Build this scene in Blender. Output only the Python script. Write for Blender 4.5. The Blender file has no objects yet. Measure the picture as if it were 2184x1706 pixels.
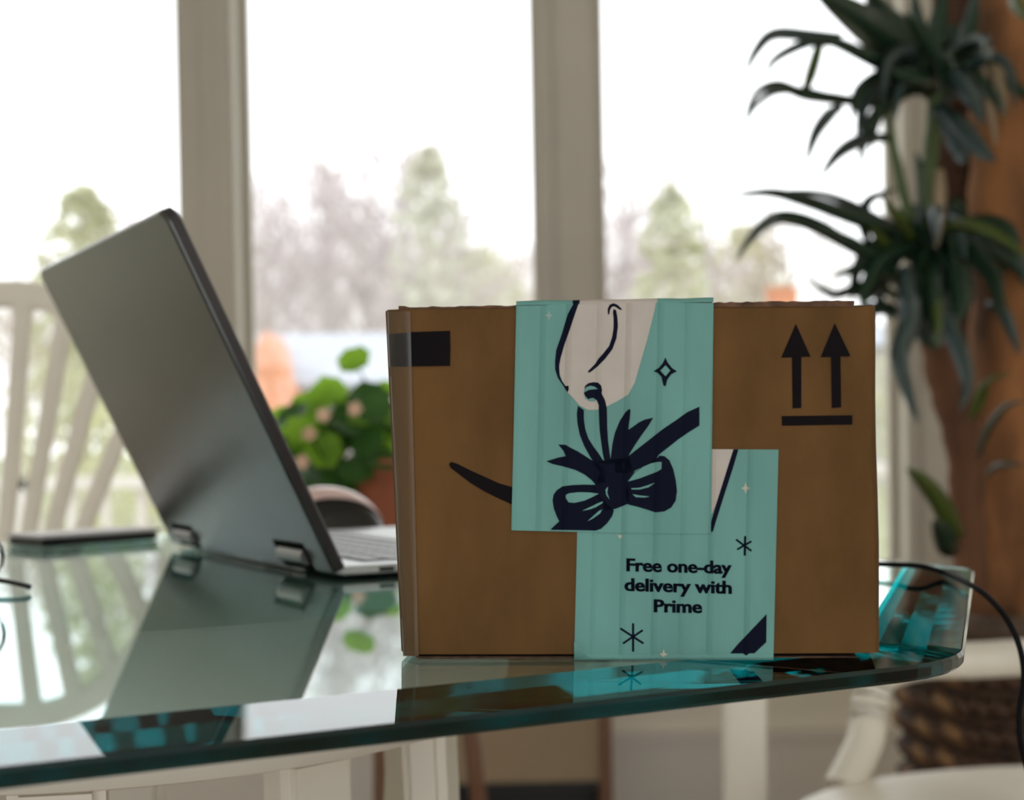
import bpy, bmesh, math, random
from mathutils import Vector, Matrix

# ------------------------------------------------------------------ camera, sky, exposure
scene = bpy.context.scene
col = scene.collection
FPX = 3350.0                      # focal length in pixels of the 2184 x 1706 frame
CAM = Vector((0, 0, .8386))
PITCH, ROLL, SHIFT = math.radians(-1.0), math.radians(1.0), 125.5
TOP = .75                         # top of the glass table
fw = Vector((0, math.cos(PITCH), math.sin(PITCH)))
r0 = Vector((1, 0, 0)); u0 = r0.cross(fw)
RT = math.cos(ROLL) * r0 - math.sin(ROLL) * u0
UP = math.cos(ROLL) * u0 + math.sin(ROLL) * r0
cd = bpy.data.cameras.new('camera'); cam = bpy.data.objects.new('camera', cd); col.objects.link(cam)
cam.matrix_world = Matrix(((RT.x, UP.x, -fw.x, CAM.x), (RT.y, UP.y, -fw.y, CAM.y), (RT.z, UP.z, -fw.z, CAM.z), (0, 0, 0, 1)))
cd.sensor_width = 36; cd.lens = FPX / 2184 * 36; cd.shift_y = SHIFT / 2184
cd.clip_start = .02; cd.clip_end = 500
cd.dof.use_dof = True; cd.dof.focus_distance = .655; cd.dof.aperture_fstop = 9
scene.camera = cam
w = bpy.data.worlds.new('overcast_sky'); scene.world = w; w.use_nodes = True
bg = w.node_tree.nodes['Background']; bg.inputs[0].default_value = (.965, .98, 1, 1); bg.inputs[1].default_value = 2.55
vs = scene.view_settings
vs.view_transform = 'Standard'; vs.look = 'None'; vs.gamma = 1; vs.exposure = 0.0; vs.use_curve_mapping = False
scene.cycles.use_denoising = True
# light travels a long way inside the glass plate before it leaves at the far rim
scene.cycles.max_bounces = 100; scene.cycles.glossy_bounces = 100; scene.cycles.transmission_bounces = 100; scene.cycles.diffuse_bounces = 5

def ray(px, py): return fw + RT * ((px - 1092) / FPX) + UP * ((853 + SHIFT - py) / FPX)
def onz(px, py, z): d = ray(px, py); return CAM + d * ((z - CAM.z) / d.z)
def ony(px, py, y): d = ray(px, py); return CAM + d * (y / d.y)
rnd = random.Random(7)

# ------------------------------------------------------------------ materials
MATS = {}
def mat(name, rgb, rough=.5, metal=0, noise=0, nscale=20, bump=0, bscale=60, trans=0, spec=.5, coat=0, stretch=None, rgb2=None, sss=0):
    if name in MATS: return MATS[name]
    m = bpy.data.materials.new(name); m.use_nodes = True; nt = m.node_tree; b = nt.nodes['Principled BSDF']
    b.inputs['Base Color'].default_value = (*rgb, 1); b.inputs['Roughness'].default_value = rough
    b.inputs['Metallic'].default_value = metal; b.inputs['Specular IOR Level'].default_value = spec
    b.inputs['Coat Weight'].default_value = coat
    if noise or bump:
        tc = nt.nodes.new('ShaderNodeTexCoord'); mp = nt.nodes.new('ShaderNodeMapping')
        nt.links.new(tc.outputs['Object'], mp.inputs[0])
        if stretch: mp.inputs['Scale'].default_value = stretch
    if noise:
        n = nt.nodes.new('ShaderNodeTexNoise'); n.inputs['Scale'].default_value = nscale; n.inputs['Detail'].default_value = 6
        nt.links.new(mp.outputs[0], n.inputs['Vector'])
        mx = nt.nodes.new('ShaderNodeMix'); mx.data_type = 'RGBA'
        lo = rgb2 or tuple(c * (1 - noise) for c in rgb); hi = rgb if rgb2 else tuple(min(1, c * (1 + noise)) for c in rgb)
        mx.inputs[6].default_value = (*lo, 1); mx.inputs[7].default_value = (*hi, 1)
        cr = nt.nodes.new('ShaderNodeMapRange'); cr.inputs[1].default_value = .3; cr.inputs[2].default_value = .7
        nt.links.new(n.outputs[0], cr.inputs[0]); nt.links.new(cr.outputs[0], mx.inputs[0])
        nt.links.new(mx.outputs[2], b.inputs['Base Color'])
    if bump:
        n2 = nt.nodes.new('ShaderNodeTexNoise'); n2.inputs['Scale'].default_value = bscale; n2.inputs['Detail'].default_value = 4
        nt.links.new(mp.outputs[0], n2.inputs['Vector'])
        bp = nt.nodes.new('ShaderNodeBump'); bp.inputs['Strength'].default_value = bump; bp.inputs['Distance'].default_value = .002
        nt.links.new(n2.outputs[0], bp.inputs['Height']); nt.links.new(bp.outputs[0], b.inputs['Normal'])
    if trans:      # leaf: let light through
        tr = nt.nodes.new('ShaderNodeBsdfTranslucent'); ms = nt.nodes.new('ShaderNodeMixShader'); ms.inputs[0].default_value = trans
        tr.inputs[0].default_value = (*[min(1, c * 1.5) for c in rgb], 1)
        out = nt.nodes['Material Output']
        nt.links.new(b.outputs[0], ms.inputs[1]); nt.links.new(tr.outputs[0], ms.inputs[2]); nt.links.new(ms.outputs[0], out.inputs[0])
    MATS[name] = m; return m

def glass_mat(name, rgb, rough):
    m = bpy.data.materials.new(name); m.use_nodes = True; nt = m.node_tree; b = nt.nodes['Principled BSDF']
    b.inputs['Base Color'].default_value = (*rgb, 1); b.inputs['Roughness'].default_value = rough; b.inputs['IOR'].default_value = 1.52
    b.inputs['Transmission Weight'].default_value = 1
    va = nt.nodes.new('ShaderNodeVolumeAbsorption'); va.inputs['Color'].default_value = (0, .895, .90, 1); va.inputs['Density'].default_value = 20
    nt.links.new(va.outputs[0], nt.nodes['Material Output'].inputs['Volume'])
    return m
def pane_mat():
    m = bpy.data.materials.new('window_glass'); m.use_nodes = True; nt = m.node_tree
    nt.nodes.remove(nt.nodes['Principled BSDF'])
    t = nt.nodes.new('ShaderNodeBsdfTransparent'); t.inputs[0].default_value = (.98, .985, .98, 1)
    g = nt.nodes.new('ShaderNodeBsdfGlossy'); g.inputs['Roughness'].default_value = .02
    mx = nt.nodes.new('ShaderNodeMixShader'); mx.inputs[0].default_value = .035
    nt.links.new(t.outputs[0], mx.inputs[1]); nt.links.new(g.outputs[0], mx.inputs[2]); nt.links.new(mx.outputs[0], nt.nodes['Material Output'].inputs[0])
    return m
M_GLASS = glass_mat('green_tinted_glass', (1, 1, 1), 0); M_GEDGE = glass_mat('ground_glass_edge', (.10, .22, .22), .12); M_PANE = pane_mat()
M_WALL = mat('cream_wall_paint', (.88, .83, .71), .7, noise=.05, nscale=3)
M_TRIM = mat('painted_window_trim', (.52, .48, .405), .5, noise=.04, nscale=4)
M_CHAIR = mat('cream_chair_paint', (.76, .715, .615), .4, noise=.05, nscale=9)
M_FLOOR = mat('wood_floor', (.22, .15, .10), .5, noise=.3, nscale=6, stretch=(8, 1, 1))
M_CEIL = mat('ceiling_paint', (.80, .79, .76), .8)
M_KRAFT = mat('kraft_cardboard', (.116, .059, .019), .8, noise=.22, nscale=35, bump=.15, bscale=350, stretch=(1, 1, .5), spec=.12)
M_KRAFTD = mat('corrugated_edge', (.085, .042, .022), .9, noise=.6, nscale=160)
M_TEAL = mat('teal_paper_tape', (.130, .300, .268), .6, noise=.10, nscale=45, bump=.25, bscale=120, stretch=(1, 1, .25), spec=.2)
M_NAVY = mat('navy_ink', (.004, .006, .016), .8, spec=.08)
M_BLACKINK = mat('black_ink', (.008, .006, .007), .85, spec=.06)
M_CREAM = mat('cream_print', (.43, .385, .34), .55, noise=.06, nscale=60, spec=.3)
M_CLEAR = mat('packing_tape_gloss', (.115, .068, .032), .42, noise=.1, nscale=40, bump=.4, bscale=90, stretch=(1, 1, .2), spec=.25)
M_LID = mat('gunmetal_laptop_lid', (.085, .087, .084), .26, metal=.85, noise=.10, nscale=14, bump=.02, bscale=900, spec=.3)
M_DARK = mat('dark_laptop_edge', (.022, .018, .020), .38)
M_SILVER = mat('silver_deck', (.62, .64, .66), .32, metal=.5)
M_KEY = mat('glare_grey_key', (.55, .58, .63), .4)  # light blue-grey carries the glare on the keys
M_BLACK = mat('black_plastic', (.008, .008, .009), .3)
M_GLOSSBLACK = mat('gloss_black', (.006, .006, .008), .12)
M_PINK = mat('pearl_pink_shell', (.92, .68, .65), .3, coat=.3)
M_RUBBER = mat('black_rubber', (.006, .006, .007), .75, spec=.12)
M_CHROME = mat('satin_hinge', (.30, .30, .29), .42, metal=.8)
M_NOTCH = mat('hinge_recess_black', (.004, .004, .004), .9, spec=.05)

# ------------------------------------------------------------------ mesh helpers
def link(name, me, m, parent=None):
    o = bpy.data.objects.new(name, me); col.objects.link(o)
    if m: 
        if not me.materials: me.materials.append(m)
    if parent: o.parent = parent
    return o
def tag(o, label=None, cat=None, group=None, kind=None):
    if label: o['label'] = label
    if cat: o['category'] = cat
    if group: o['group'] = group
    if kind: o['kind'] = kind
    return o
def empty(name, loc, label=None, cat=None, group=None, rz=0):
    o = bpy.data.objects.new(name, None); o.empty_display_size = .05; col.objects.link(o); o.location = loc; o.rotation_euler.z = rz
    return tag(o, label, cat, group)
def kid(o, root):
    """parent a mesh given in world coordinates under an empty"""
    o.parent = root; o.matrix_parent_inverse = (Matrix.Translation(root.location) @ root.rotation_euler.to_matrix().to_4x4()).inverted(); return o
class MB:
    def __init__(s): s.v = []; s.f = []
    def add(s, vs_, fs): n = len(s.v); s.v += [Vector(v) for v in vs_]; s.f += [tuple(i + n for i in f) for f in fs]; return s
    def box(s, lo, hi, M=None):
        x0, y0, z0 = lo; x1, y1, z1 = hi
        p = [Vector(v) for v in ((x0, y0, z0), (x1, y0, z0), (x1, y1, z0), (x0, y1, z0), (x0, y0, z1), (x1, y0, z1), (x1, y1, z1), (x0, y1, z1))]
        if M: p = [M @ v for v in p]
        return s.add(p, [(0, 3, 2, 1), (4, 5, 6, 7), (0, 1, 5, 4), (1, 2, 6, 5), (2, 3, 7, 6), (3, 0, 4, 7)])
    def tube(s, pts, rad, n=8, sy=1.0, ref=None):
        pts = [Vector(p) for p in pts]; k = len(pts)
        if not hasattr(rad, '__len__'): rad = [rad] * k
        rings = []; ref = Vector(ref) if ref else None
        for i, p in enumerate(pts):
            t = (pts[min(i + 1, k - 1)] - pts[max(i - 1, 0)]).normalized()
            a = ref or (Vector((0, 0, 1)) if abs(t.z) < .9 else Vector((1, 0, 0)))
            e1 = t.cross(a).normalized(); e2 = e1.cross(t).normalized()
            rings.append([p + (e1 * math.cos(2 * math.pi * j / n) + e2 * math.sin(2 * math.pi * j / n) * sy) * rad[i] for j in range(n)])
        f = []
        for i in range(k - 1):
            for j in range(n): f.append((i * n + j, i * n + (j + 1) % n, (i + 1) * n + (j + 1) % n, (i + 1) * n + j))
        f += [tuple(range(n))[::-1], tuple((k - 1) * n + j for j in range(n))]
        return s.add([v for r in rings for v in r], f)
    def strip(s, pts, width, axis, n=1):
        """flat bar: polyline with a rectangular section; axis = wide direction, width=(wide, thin)"""
        pts = [Vector(p) for p in pts]; k = len(pts); out = []; axis = Vector(axis).normalized()
        for i, p in enumerate(pts):
            t = (pts[min(i + 1, k - 1)] - pts[max(i - 1, 0)]).normalized(); a = (axis - t * axis.dot(t)).normalized(); b = t.cross(a).normalized()
            wd = width[i] if isinstance(width, list) else width
            out += [p + a * wd[0] / 2 + b * wd[1] / 2, p - a * wd[0] / 2 + b * wd[1] / 2, p - a * wd[0] / 2 - b * wd[1] / 2, p + a * wd[0] / 2 - b * wd[1] / 2]
        f = [(4 * i + j, 4 * i + (j + 1) % 4, 4 * i + 4 + (j + 1) % 4, 4 * i + 4 + j) for i in range(k - 1) for j in range(4)]
        return s.add(out, f + [(0, 1, 2, 3)[::-1], tuple(4 * (k - 1) + j for j in range(4))])
    def lathe(s, prof, c=(0, 0, 0), n=24):
        c = Vector(c); v = []; f = []; k = len(prof)
        for r, z in prof: v += [c + Vector((r * math.cos(2 * math.pi * j / n), r * math.sin(2 * math.pi * j / n), z)) for j in range(n)]
        for i in range(k - 1):
            for j in range(n): f.append((i * n + j, i * n + (j + 1) % n, (i + 1) * n + (j + 1) % n, (i + 1) * n + j))
        if prof[0][0] > 1e-5: f.append(tuple(range(n))[::-1])
        if prof[-1][0] > 1e-5: f.append(tuple((k - 1) * n + j for j in range(n)))
        return s.add(v, f)
    def mesh(s, name, smooth=False, bev=0):
        bm = bmesh.new(); vs_ = [bm.verts.new(v) for v in s.v]
        for f in s.f:
            try: bm.faces.new([vs_[i] for i in f])
            except ValueError: pass
        bmesh.ops.recalc_face_normals(bm, faces=bm.faces)
        if bev:
            bmesh.ops.bevel(bm, geom=[e for e in bm.edges if len(e.link_faces) == 2 and e.calc_face_angle(0) > .6], offset=bev, segments=2, affect='EDGES', clamp_overlap=True)
        me = bpy.data.meshes.new(name); bm.to_mesh(me); bm.free()
        if smooth:
            for p in me.polygons: p.use_smooth = True
            if smooth is not True: me.set_sharp_from_angle(angle=math.radians(smooth))
        return me
    def build(s, name, m, root=None, smooth=False, bev=0):
        o = link(name, s.mesh(name, smooth, bev), m)
        if root: kid(o, root)
        return o
def rot_about(p, rz): return Matrix.Translation(p) @ Matrix.Rotation(rz, 4, 'Z')
def bez(pts, n=8):
    """Catmull-Rom through the points"""
    P = [Vector(p) for p in pts]; P = [2 * P[0] - P[1]] + P + [2 * P[-1] - P[-2]]; out = []
    for i in range(1, len(P) - 2):
        for k in range(n):
            t = k / n; a, b, c, d = P[i - 1:i + 3]
            out.append(.5 * ((2 * b) + (c - a) * t + (2 * a - 5 * b + 4 * c - d) * t * t + (3 * b - a - 3 * c + d) * t ** 3))
    return out + [P[-2]]

# ------------------------------------------------------------------ the room
XL, XR, YB, YF, ZC = -2.5, 2.3, -2.6, 3.4, 2.75
def st(name, mb, m, **k): return tag(mb.build(name, m, **k), kind='structure')
floor_o = st('floor', MB().box((XL - .1, YB - .1, -.12), (XR + .1, YF + .12, 0)), M_FLOOR)
st('ceiling', MB().box((XL - .1, YB - .1, ZC), (XR + .1, YF + .12, ZC + .1)), M_CEIL)
SILL, HEAD = .38, 2.5
front = st('wall_front', MB().box((XL - .1, YF, 0), (XR + .1, YF + .12, SILL)).box((XL - .1, YF, HEAD), (XR + .1, YF + .12, ZC)), M_WALL)
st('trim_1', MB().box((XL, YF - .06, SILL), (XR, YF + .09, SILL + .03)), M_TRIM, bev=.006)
st('baseboard_front', MB().box((XL, YF - .018, 0), (XR, YF - .0005, .175)).box((XL, YF - .026, .165), (XR, YF - .0005, .185)), mat('grey_white_baseboard', (.80, .76, .69), .5))
# window posts: px edges read at mid height, spacing of one window bay
def postx(px): return ony(px, 330, YF).x
bay = postx(1213) - postx(447)
posts = [postx(447) + bay * k for k in range(-2, 5)]
posts = [p for p in posts if XL + .1 < p < XR - .1]
pw = (postx(1270) - postx(1152)) / 2
pn = 2
for i, x in enumerate(posts):
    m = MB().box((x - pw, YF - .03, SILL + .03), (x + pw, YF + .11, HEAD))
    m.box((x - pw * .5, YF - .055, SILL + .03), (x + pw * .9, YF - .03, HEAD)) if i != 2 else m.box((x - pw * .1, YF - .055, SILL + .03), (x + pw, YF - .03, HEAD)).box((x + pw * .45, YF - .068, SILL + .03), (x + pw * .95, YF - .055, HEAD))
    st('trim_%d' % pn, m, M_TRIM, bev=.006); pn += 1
ends = [XL - .04] + posts + [XR + .04]
for i in range(len(ends) - 1):
    a, b = ends[i] + pw, ends[i + 1] - pw
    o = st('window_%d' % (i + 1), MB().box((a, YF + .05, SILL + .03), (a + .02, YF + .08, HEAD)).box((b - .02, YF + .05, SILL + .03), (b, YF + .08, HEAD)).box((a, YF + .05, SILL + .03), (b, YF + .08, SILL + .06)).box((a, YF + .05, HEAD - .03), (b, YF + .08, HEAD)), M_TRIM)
    p = link('pane', MB().box((a + .019, YF + .062, SILL + .055), (b - .019, YF + .066, HEAD - .025)).mesh('pane'), M_PANE); p.parent = o
st('wall_left', MB().box((XL - .1, YB, 0), (XL, YF, ZC)), M_WALL)
right = st('wall_right', MB().box((XR, YB, 0), (XR + .1, YF, ZC)), M_WALL)
st('wall_back', MB().box((XL, YB - .1, 0), (-1.9, YB, ZC)).box((1.9, YB - .1, 0), (XR, YB, ZC)).box((-1.9, YB - .1, 2.4), (1.9, YB, ZC)), M_WALL)

# ------------------------------------------------------------------ outdoors
def ground_z(): return -.9
M_GRASS = mat('winter_lawn', (.27, .28, .17), .9, noise=.3, nscale=.6)
st('ground', MB().box((-120, YF + .2, -1.2), (120, 160, -.9)), M_GRASS)
deck = empty('deck_railing', (0, 7, -.9), 'pale wooden railing outside, seen between the fan slats of the white chair', 'railing')
M_DECK = mat('pale_weathered_wood', (.62, .58, .54), .8, noise=.15, nscale=4)
M_DECKB = mat('brown_baluster_wood', (.25, .19, .17), .8)
rz_ = ony(200, 1018, 7).z
MB().box((-4.5, 6.95, rz_ - .05), (4.2, 7.09, rz_)).build('top_rail', M_DECK, deck)
MB().box((-4.5, 6.98, -.55), (4.2, 7.04, -.5)).build('bottom_rail', M_DECK, deck)
bal = MB().box((-.02, -.015, -.5), (.02, .015, rz_ - .05)).mesh('baluster')
for k in range(56):
    x = -4.45 + k * .155; o = link('baluster', bal, M_DECKB if k % 4 else M_DECK); o.location = (x, 7.01, 0); kid(o, deck)
for x in (-4.4, -2.2, 0, 2.2, 4.1): MB().box((x - .05, 6.95, -.9), (x + .05, 7.06, rz_)).build('post', M_DECK, deck)

def bare_tree(name, label, px, py_top, Y, spread, seed, mats, dens=1.0, cw=150, group='trees beyond the window'):
    r = random.Random(seed); base = ony(px, 900, Y); base.z = -.9; H = ony(px, py_top, Y).z + .9
    root = empty(name, base, label, 'tree', group)
    br = MB(); tw = MB(); tr = MB()
    tr.tube([base, base + Vector((r.uniform(-.2, .2), 0, H * .35)), base + Vector((r.uniform(-.4, .4), 0, H * .6)), base + Vector((r.uniform(-.5, .5), 0, H * .85))], [H * .022, H * .017, H * .011, H * .004], 6)
    def grow(p, d, ln, rad, lv):
        q = p + d * ln
        (br if lv < 2 else tw).tube([p, (p + q) / 2 + Vector((r.uniform(-1, 1), r.uniform(-1, 1), r.uniform(-1, 1))) * ln * .06, q], [rad, rad * .8, rad * .55], 4 if lv < 2 else 3)
        if lv >= 4: return
        for k in range(int(3.3 + r.random() * 1.6)):
            t = r.uniform(.3, 1); nd = (d + Vector((r.uniform(-1, 1), r.uniform(-1, 1), r.uniform(-.35, .9))) * .75).normalized()
            grow(p + (q - p) * t, nd, ln * r.uniform(.5, .75), max(rad * .5, H * .0012), lv + 1)
    nb = int(9 * dens)
    for k in range(nb):
        t = .28 + .6 * k / nb; a = r.uniform(0, 6.28); d = Vector((math.cos(a) * spread, math.sin(a) * spread, .9)).normalized()
        grow(base + Vector((0, 0, H * t)), d, H * .34 * (1.15 - t), H * .008, 1)
    rx = cw * 1.35 * Y / FPX; cz = -.9 + H * .60; rzv = H * .40
    for k in range(int(1900 * dens)):
        while True:
            q = Vector((r.uniform(-1, 1), r.uniform(-1, 1), r.uniform(-1, 1)))
            if q.length < 1: break
        c = base + Vector((q.x * rx, q.y * rx * .6, 0)); c.z = cz + q.z * rzv
        e = (Vector((q.x * .8, q.y * .5, .9)) + Vector((r.uniform(-1, 1), r.uniform(-1, 1), r.uniform(-1, 1))) * .7).normalized() * H * .035
        sd = Vector((r.uniform(-1, 1), r.uniform(-.3, .3), r.uniform(-1, 1))).cross(e).normalized() * H * .0022
        tw.add([c - e - sd, c - e + sd, c + e], [(0, 1, 2)])
    tr.build('trunk', mats[0], root); br.build('branches', mats[0], root); tag(tw.build('twigs', mats[1], root), kind='stuff')
def green_tree(name, label, px, py_top, Y, rx, seed, m, mt, shape='cone', n=2600, group='trees beyond the window'):
    r = random.Random(seed); base = ony(px, 900, Y); base.z = -.9; H = ony(px, py_top, Y).z + .9
    root = empty(name, base, label, 'tree', group)
    MB().tube([base, base + Vector((0, 0, H * .9))], [H * .02, H * .004], 6).build('trunk', mt, root)
    fo = MB(); s = H * .03
    for k in range(n):
        t = r.random() ** .8
        rr = rx * (1.05 - t) if shape == 'cone' else rx * math.sqrt(max(.02, 1 - (2 * t - 1) ** 2))
        a = r.uniform(0, 6.28); q = rr * math.sqrt(r.random()); c = base + Vector((math.cos(a) * q, math.sin(a) * q, H * (.12 + .86 * t)))
        e1 = Vector((r.uniform(-1, 1), r.uniform(-1, 1), r.uniform(-.6, .6))).normalized() * s; e2 = Vector((r.uniform(-1, 1), r.uniform(-1, 1), r.uniform(-1, 1))).cross(e1).normalized() * s * .5
        fo.add([c - e1, c + e2, c + e1, c - e2], [(0, 1, 2, 3)])
    tag(fo.build('foliage', m, root), kind='stuff')
MB_GREY = mat('hazed_grey_mauve_bark', (.44, .39, .39), .9); MT_GREY = mat('hazed_mauve_twigs', (.50, .43, .43), .9)  # tree colours paled so the albedo carries the atmospheric haze
MB_TAN = mat('hazed_tan_bark', (.46, .40, .35), .9); MT_TAN = mat('hazed_tan_twigs', (.52, .45, .39), .9)
M_OLIVE = mat('hazed_olive_foliage', (.46, .46, .32), .9, trans=.3); M_SAGE = mat('hazed_sage_foliage', (.47, .46, .38), .9, trans=.3); M_YELL = mat('hazed_yellow_green_foliage', (.45, .45, .26), .9, trans=.35)  # foliage paled as well, haze mixed into the greens
bare_tree('bare_tree', 'tallest bare grey tree in the middle window', 850, 250, 42, .75, 1, (MB_GREY, MT_GREY), 1.3, 150)
bare_tree('bare_tree', 'bare mauve tree left of the tallest tree in the middle window', 695, 300, 49, .7, 2, (MB_GREY, MT_GREY), 1.2, 140)
bare_tree('bare_tree', 'short bare tree beside the left window post in the middle window', 575, 370, 57, .7, 3, (MB_TAN, MT_GREY), 1.2, 120)
bare_tree('bare_tree', 'bare tan tree at the right side of the middle window, next to the dark post', 1060, 500, 72, .8, 4, (MB_TAN, MT_TAN), 1.2, 130)
bare_tree('bare_tree', 'bare grey tree just right of the middle window post', 1330, 320, 55, .8, 5, (MB_GREY, MT_GREY), .9, 110)
bare_tree('bare_tree', 'thin bare tree with a leaning limb in the right window', 1500, 250, 49, 1.0, 6, (MB_GREY, MT_GREY), .35, 130)
bare_tree('bare_tree', 'bare tan tree behind the laptop in the left window', 310, 400, 42, .8, 8, (MB_TAN, MT_GREY), 1.2, 120)
bare_tree('bare_tree', 'pale bare tree at the far left edge of the left window', 50, 560, 48, .8, 9, (MB_TAN, MT_TAN), 1.2, 120)
bare_tree('bare_tree', 'bare pale tree behind the palm in the right window', 1680, 430, 57, .8, 19, (MB_TAN, MT_TAN), 1.0, 130)
for px_, pt_, y_, mt_, lb_ in ((450, 500, 76, MT_TAN, 'far bare tree hidden partly by the left window post'), (560, 455, 104, MT_GREY, 'far bare tree above the orange gable'), (780, 420, 84, MT_TAN, 'far bare tree between the two tall trees in the middle window'), (940, 450, 118, MT_TAN, 'far bare tree behind the pale evergreen'), (1120, 520, 92, MT_TAN, 'far bare tree touching the middle window post'),
                                (1250, 430, 84, MT_GREY, 'far bare tree hidden partly by the middle window post'), (1380, 440, 108, MT_GREY, 'far bare tree left of the yellow-green tree in the right window'), (1530, 480, 126, MT_TAN, 'far bare tree above the up-arrow side of the box'), (150, 520, 92, MT_TAN, 'far bare tree behind the green-topped tree')):
    bare_tree('bare_tree', lb_, px_, pt_, y_, .9, int(px_), (MB_TAN, mt_), 1.3, 125)
green_tree('evergreen_tree', 'broad pale evergreen in front of the tallest bare tree', 925, 300, 35, .95, 10, M_SAGE, MB_TAN, 'round', 420)
green_tree('evergreen_tree', 'green-topped tree in the left window above the laptop', 185, 385, 36, 1.2, 11, M_OLIVE, MB_TAN, 'round', 700)
green_tree('evergreen_tree', 'yellow-green conical tree right of the middle post', 1440, 385, 36, .95, 12, M_OLIVE, MB_TAN, 'round', 600)
green_tree('evergreen_tree', 'low yellow-green tree above the right side of the box', 1590, 470, 65, 2.4, 13, M_YELL, MB_TAN, 'round', 900)
green_tree('evergreen_tree', 'low olive tree behind the middle of the box', 1010, 520, 64, 3.0, 14, M_OLIVE, MB_TAN, 'round', 900)
for i, (px, pt, Y, rx, mm, lb) in enumerate(((120, 740, 19, .75, M_OLIVE, 'low olive shrub behind the chair slats'), (310, 800, 15, .7, M_YELL, 'low yellow-green shrub behind the laptop screen'), (1930, 740, 14, .5, M_OLIVE, 'low olive shrub right of the box, behind the palm'))):
    green_tree('shrub', lb, px, pt, Y, rx, 30 + i, mm, MB_TAN, 'round', 500, 'shrubs beyond the window')
# house with a pale roof and an orange gable
HY = 26.0
hx0, hx1 = ony(470, 700, HY).x, ony(1180, 700, HY).x
zr, ze = ony(700, 692, HY).z, ony(700, 800, HY).z
house = empty('house', ((hx0 + hx1) / 2, HY + 2, -.9), 'house with pale blue-grey roof and orange brick gable beyond the middle window', 'house')
M_BRICK = mat('orange_brick', (.62, .28, .165), .9, noise=.12, nscale=6); M_ROOF = mat('pale_blue_shingle', (.36, .385, .43), .8, noise=.06, nscale=3)
MB().box((hx0, HY + .3, -.9), (hx1, HY + 4.5, ze)).build('wall', mat('house_siding', (.42, .40, .38), .8), house)
MB().add([(hx0 - .2, HY, ze - .1), (hx1 + .2, HY, ze - .1), (hx1 + .2, HY + 2.4, zr), (hx0 - .2, HY + 2.4, zr), (hx0 - .2, HY + 4.8, ze - .1), (hx1 + .2, HY + 4.8, ze - .1),
          (hx0 - .2, HY, ze - .2), (hx1 + .2, HY, ze - .2), (hx1 + .2, HY + 4.8, ze - .2), (hx0 - .2, HY + 4.8, ze - .2)],
         [(0, 1, 2, 3), (3, 2, 5, 4), (0, 3, 4, 9, 6), (1, 7, 8, 5, 2), (6, 7, 1, 0), (9, 4, 5, 8), (6, 9, 8, 7)]).build('roof', M_ROOF, house)
ga, gb, gc = ony(562, 706, HY - .6), ony(648, 872, HY - .6), ony(476, 872, HY - .6)
gz = -.9
MB().add([ga, gb, (gb.x, HY - .6, gz), (gc.x, HY - .6, gz), gc] + [(p[0], HY + 1.6, p[2]) for p in (ga, gb, (gb.x, 0, gz), (gc.x, 0, gz), gc)],
         [(0, 1, 2, 3, 4), (9, 8, 7, 6, 5), (0, 5, 6, 1), (1, 6, 7, 2), (2, 7, 8, 3), (3, 8, 9, 4), (4, 9, 5, 0)]).build('gable', M_BRICK, house)
HY2 = 40.0
a0, a1 = ony(1560, 700, HY2), ony(1890, 700, HY2); zt = ony(1700, 740, HY2).z
h2 = empty('house', ((a0.x + a1.x) / 2, HY2 + 1.7, -.9), 'grey house with an orange brick chimney beyond the right side of the box', 'house')
MB().box((a0.x, HY2, -.9), (a1.x, HY2 + 3.4, zt)).build('wall', MATS['house_siding'], h2)
MB().add([(a0.x - .2, HY2 - .2, zt), (a1.x + .2, HY2 - .2, zt), (a1.x + .2, HY2 + 1.7, zt + .8), (a0.x - .2, HY2 + 1.7, zt + .8), (a0.x - .2, HY2 + 3.6, zt), (a1.x + .2, HY2 + 3.6, zt)],
         [(0, 1, 2, 3), (3, 2, 5, 4), (0, 3, 4), (1, 5, 2), (0, 4, 5, 1)]).build('roof', M_ROOF, h2)
c0, c1 = ony(1652, 608, HY2), ony(1712, 608, HY2)
MB().box((c0.x, HY2 + .6, zt - .3), (c1.x, HY2 + 1.3, c0.z)).box((c0.x - .06, HY2 + .54, c0.z - .12), (c1.x + .06, HY2 + 1.36, c0.z)).build('chimney', M_BRICK, h2)

# ------------------------------------------------------------------ glass table
ANG = math.radians(28.0)
A = Vector((.1745, .6105, 0)); S = .417
verts = [A]; a = ANG + math.radians(45)
for k in range(7): verts.append(verts[-1] + Vector((math.cos(a), math.sin(a), 0)) * S); a += math.radians(45)
TC = sum(verts, Vector()) / 8
def rounded(poly, inset, rad, seg=7):
    out = []; n = len(poly); c = TC; k = 1 - inset / (S * 1.2071)
    P = [c + (p - c) * k for p in poly]
    for i in range(n):
        p, q, r_ = P[i - 1], P[i], P[(i + 1) % n]; d1 = (p - q).normalized(); d2 = (r_ - q).normalized()
        half = d1.angle(d2) / 2; t = rad / math.tan(half); cen = q + (d1 + d2).normalized() * rad / math.sin(half)
        s0 = q + d1 * t - cen; s1 = q + d2 * t - cen; a0 = math.atan2(s0.y, s0.x); da = (math.atan2(s1.y, s1.x) - a0 + math.pi) % (2 * math.pi) - math.pi
        for j in range(seg + 1): aa = a0 + da * j / seg; out.append(cen + Vector((math.cos(aa), math.sin(aa), 0)) * rad)
    return out
table = empty('dining_table', (TC.x, TC.y, 0), 'octagonal green-tinted glass dining table with white slatted pedestal', 'table')
rings = [(.042, .04, TOP), (.001, .075, TOP - .0034), (0, .075, TOP - .0050), (.0005, .075, TOP - .0085), (.002, .075, TOP - .0100)]
gv = []; gf = []
for ins, rad, z in rings: gv += [Vector((p.x, p.y, z)) for p in rounded(verts, ins, rad)]
N = len(gv) // len(rings)
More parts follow.
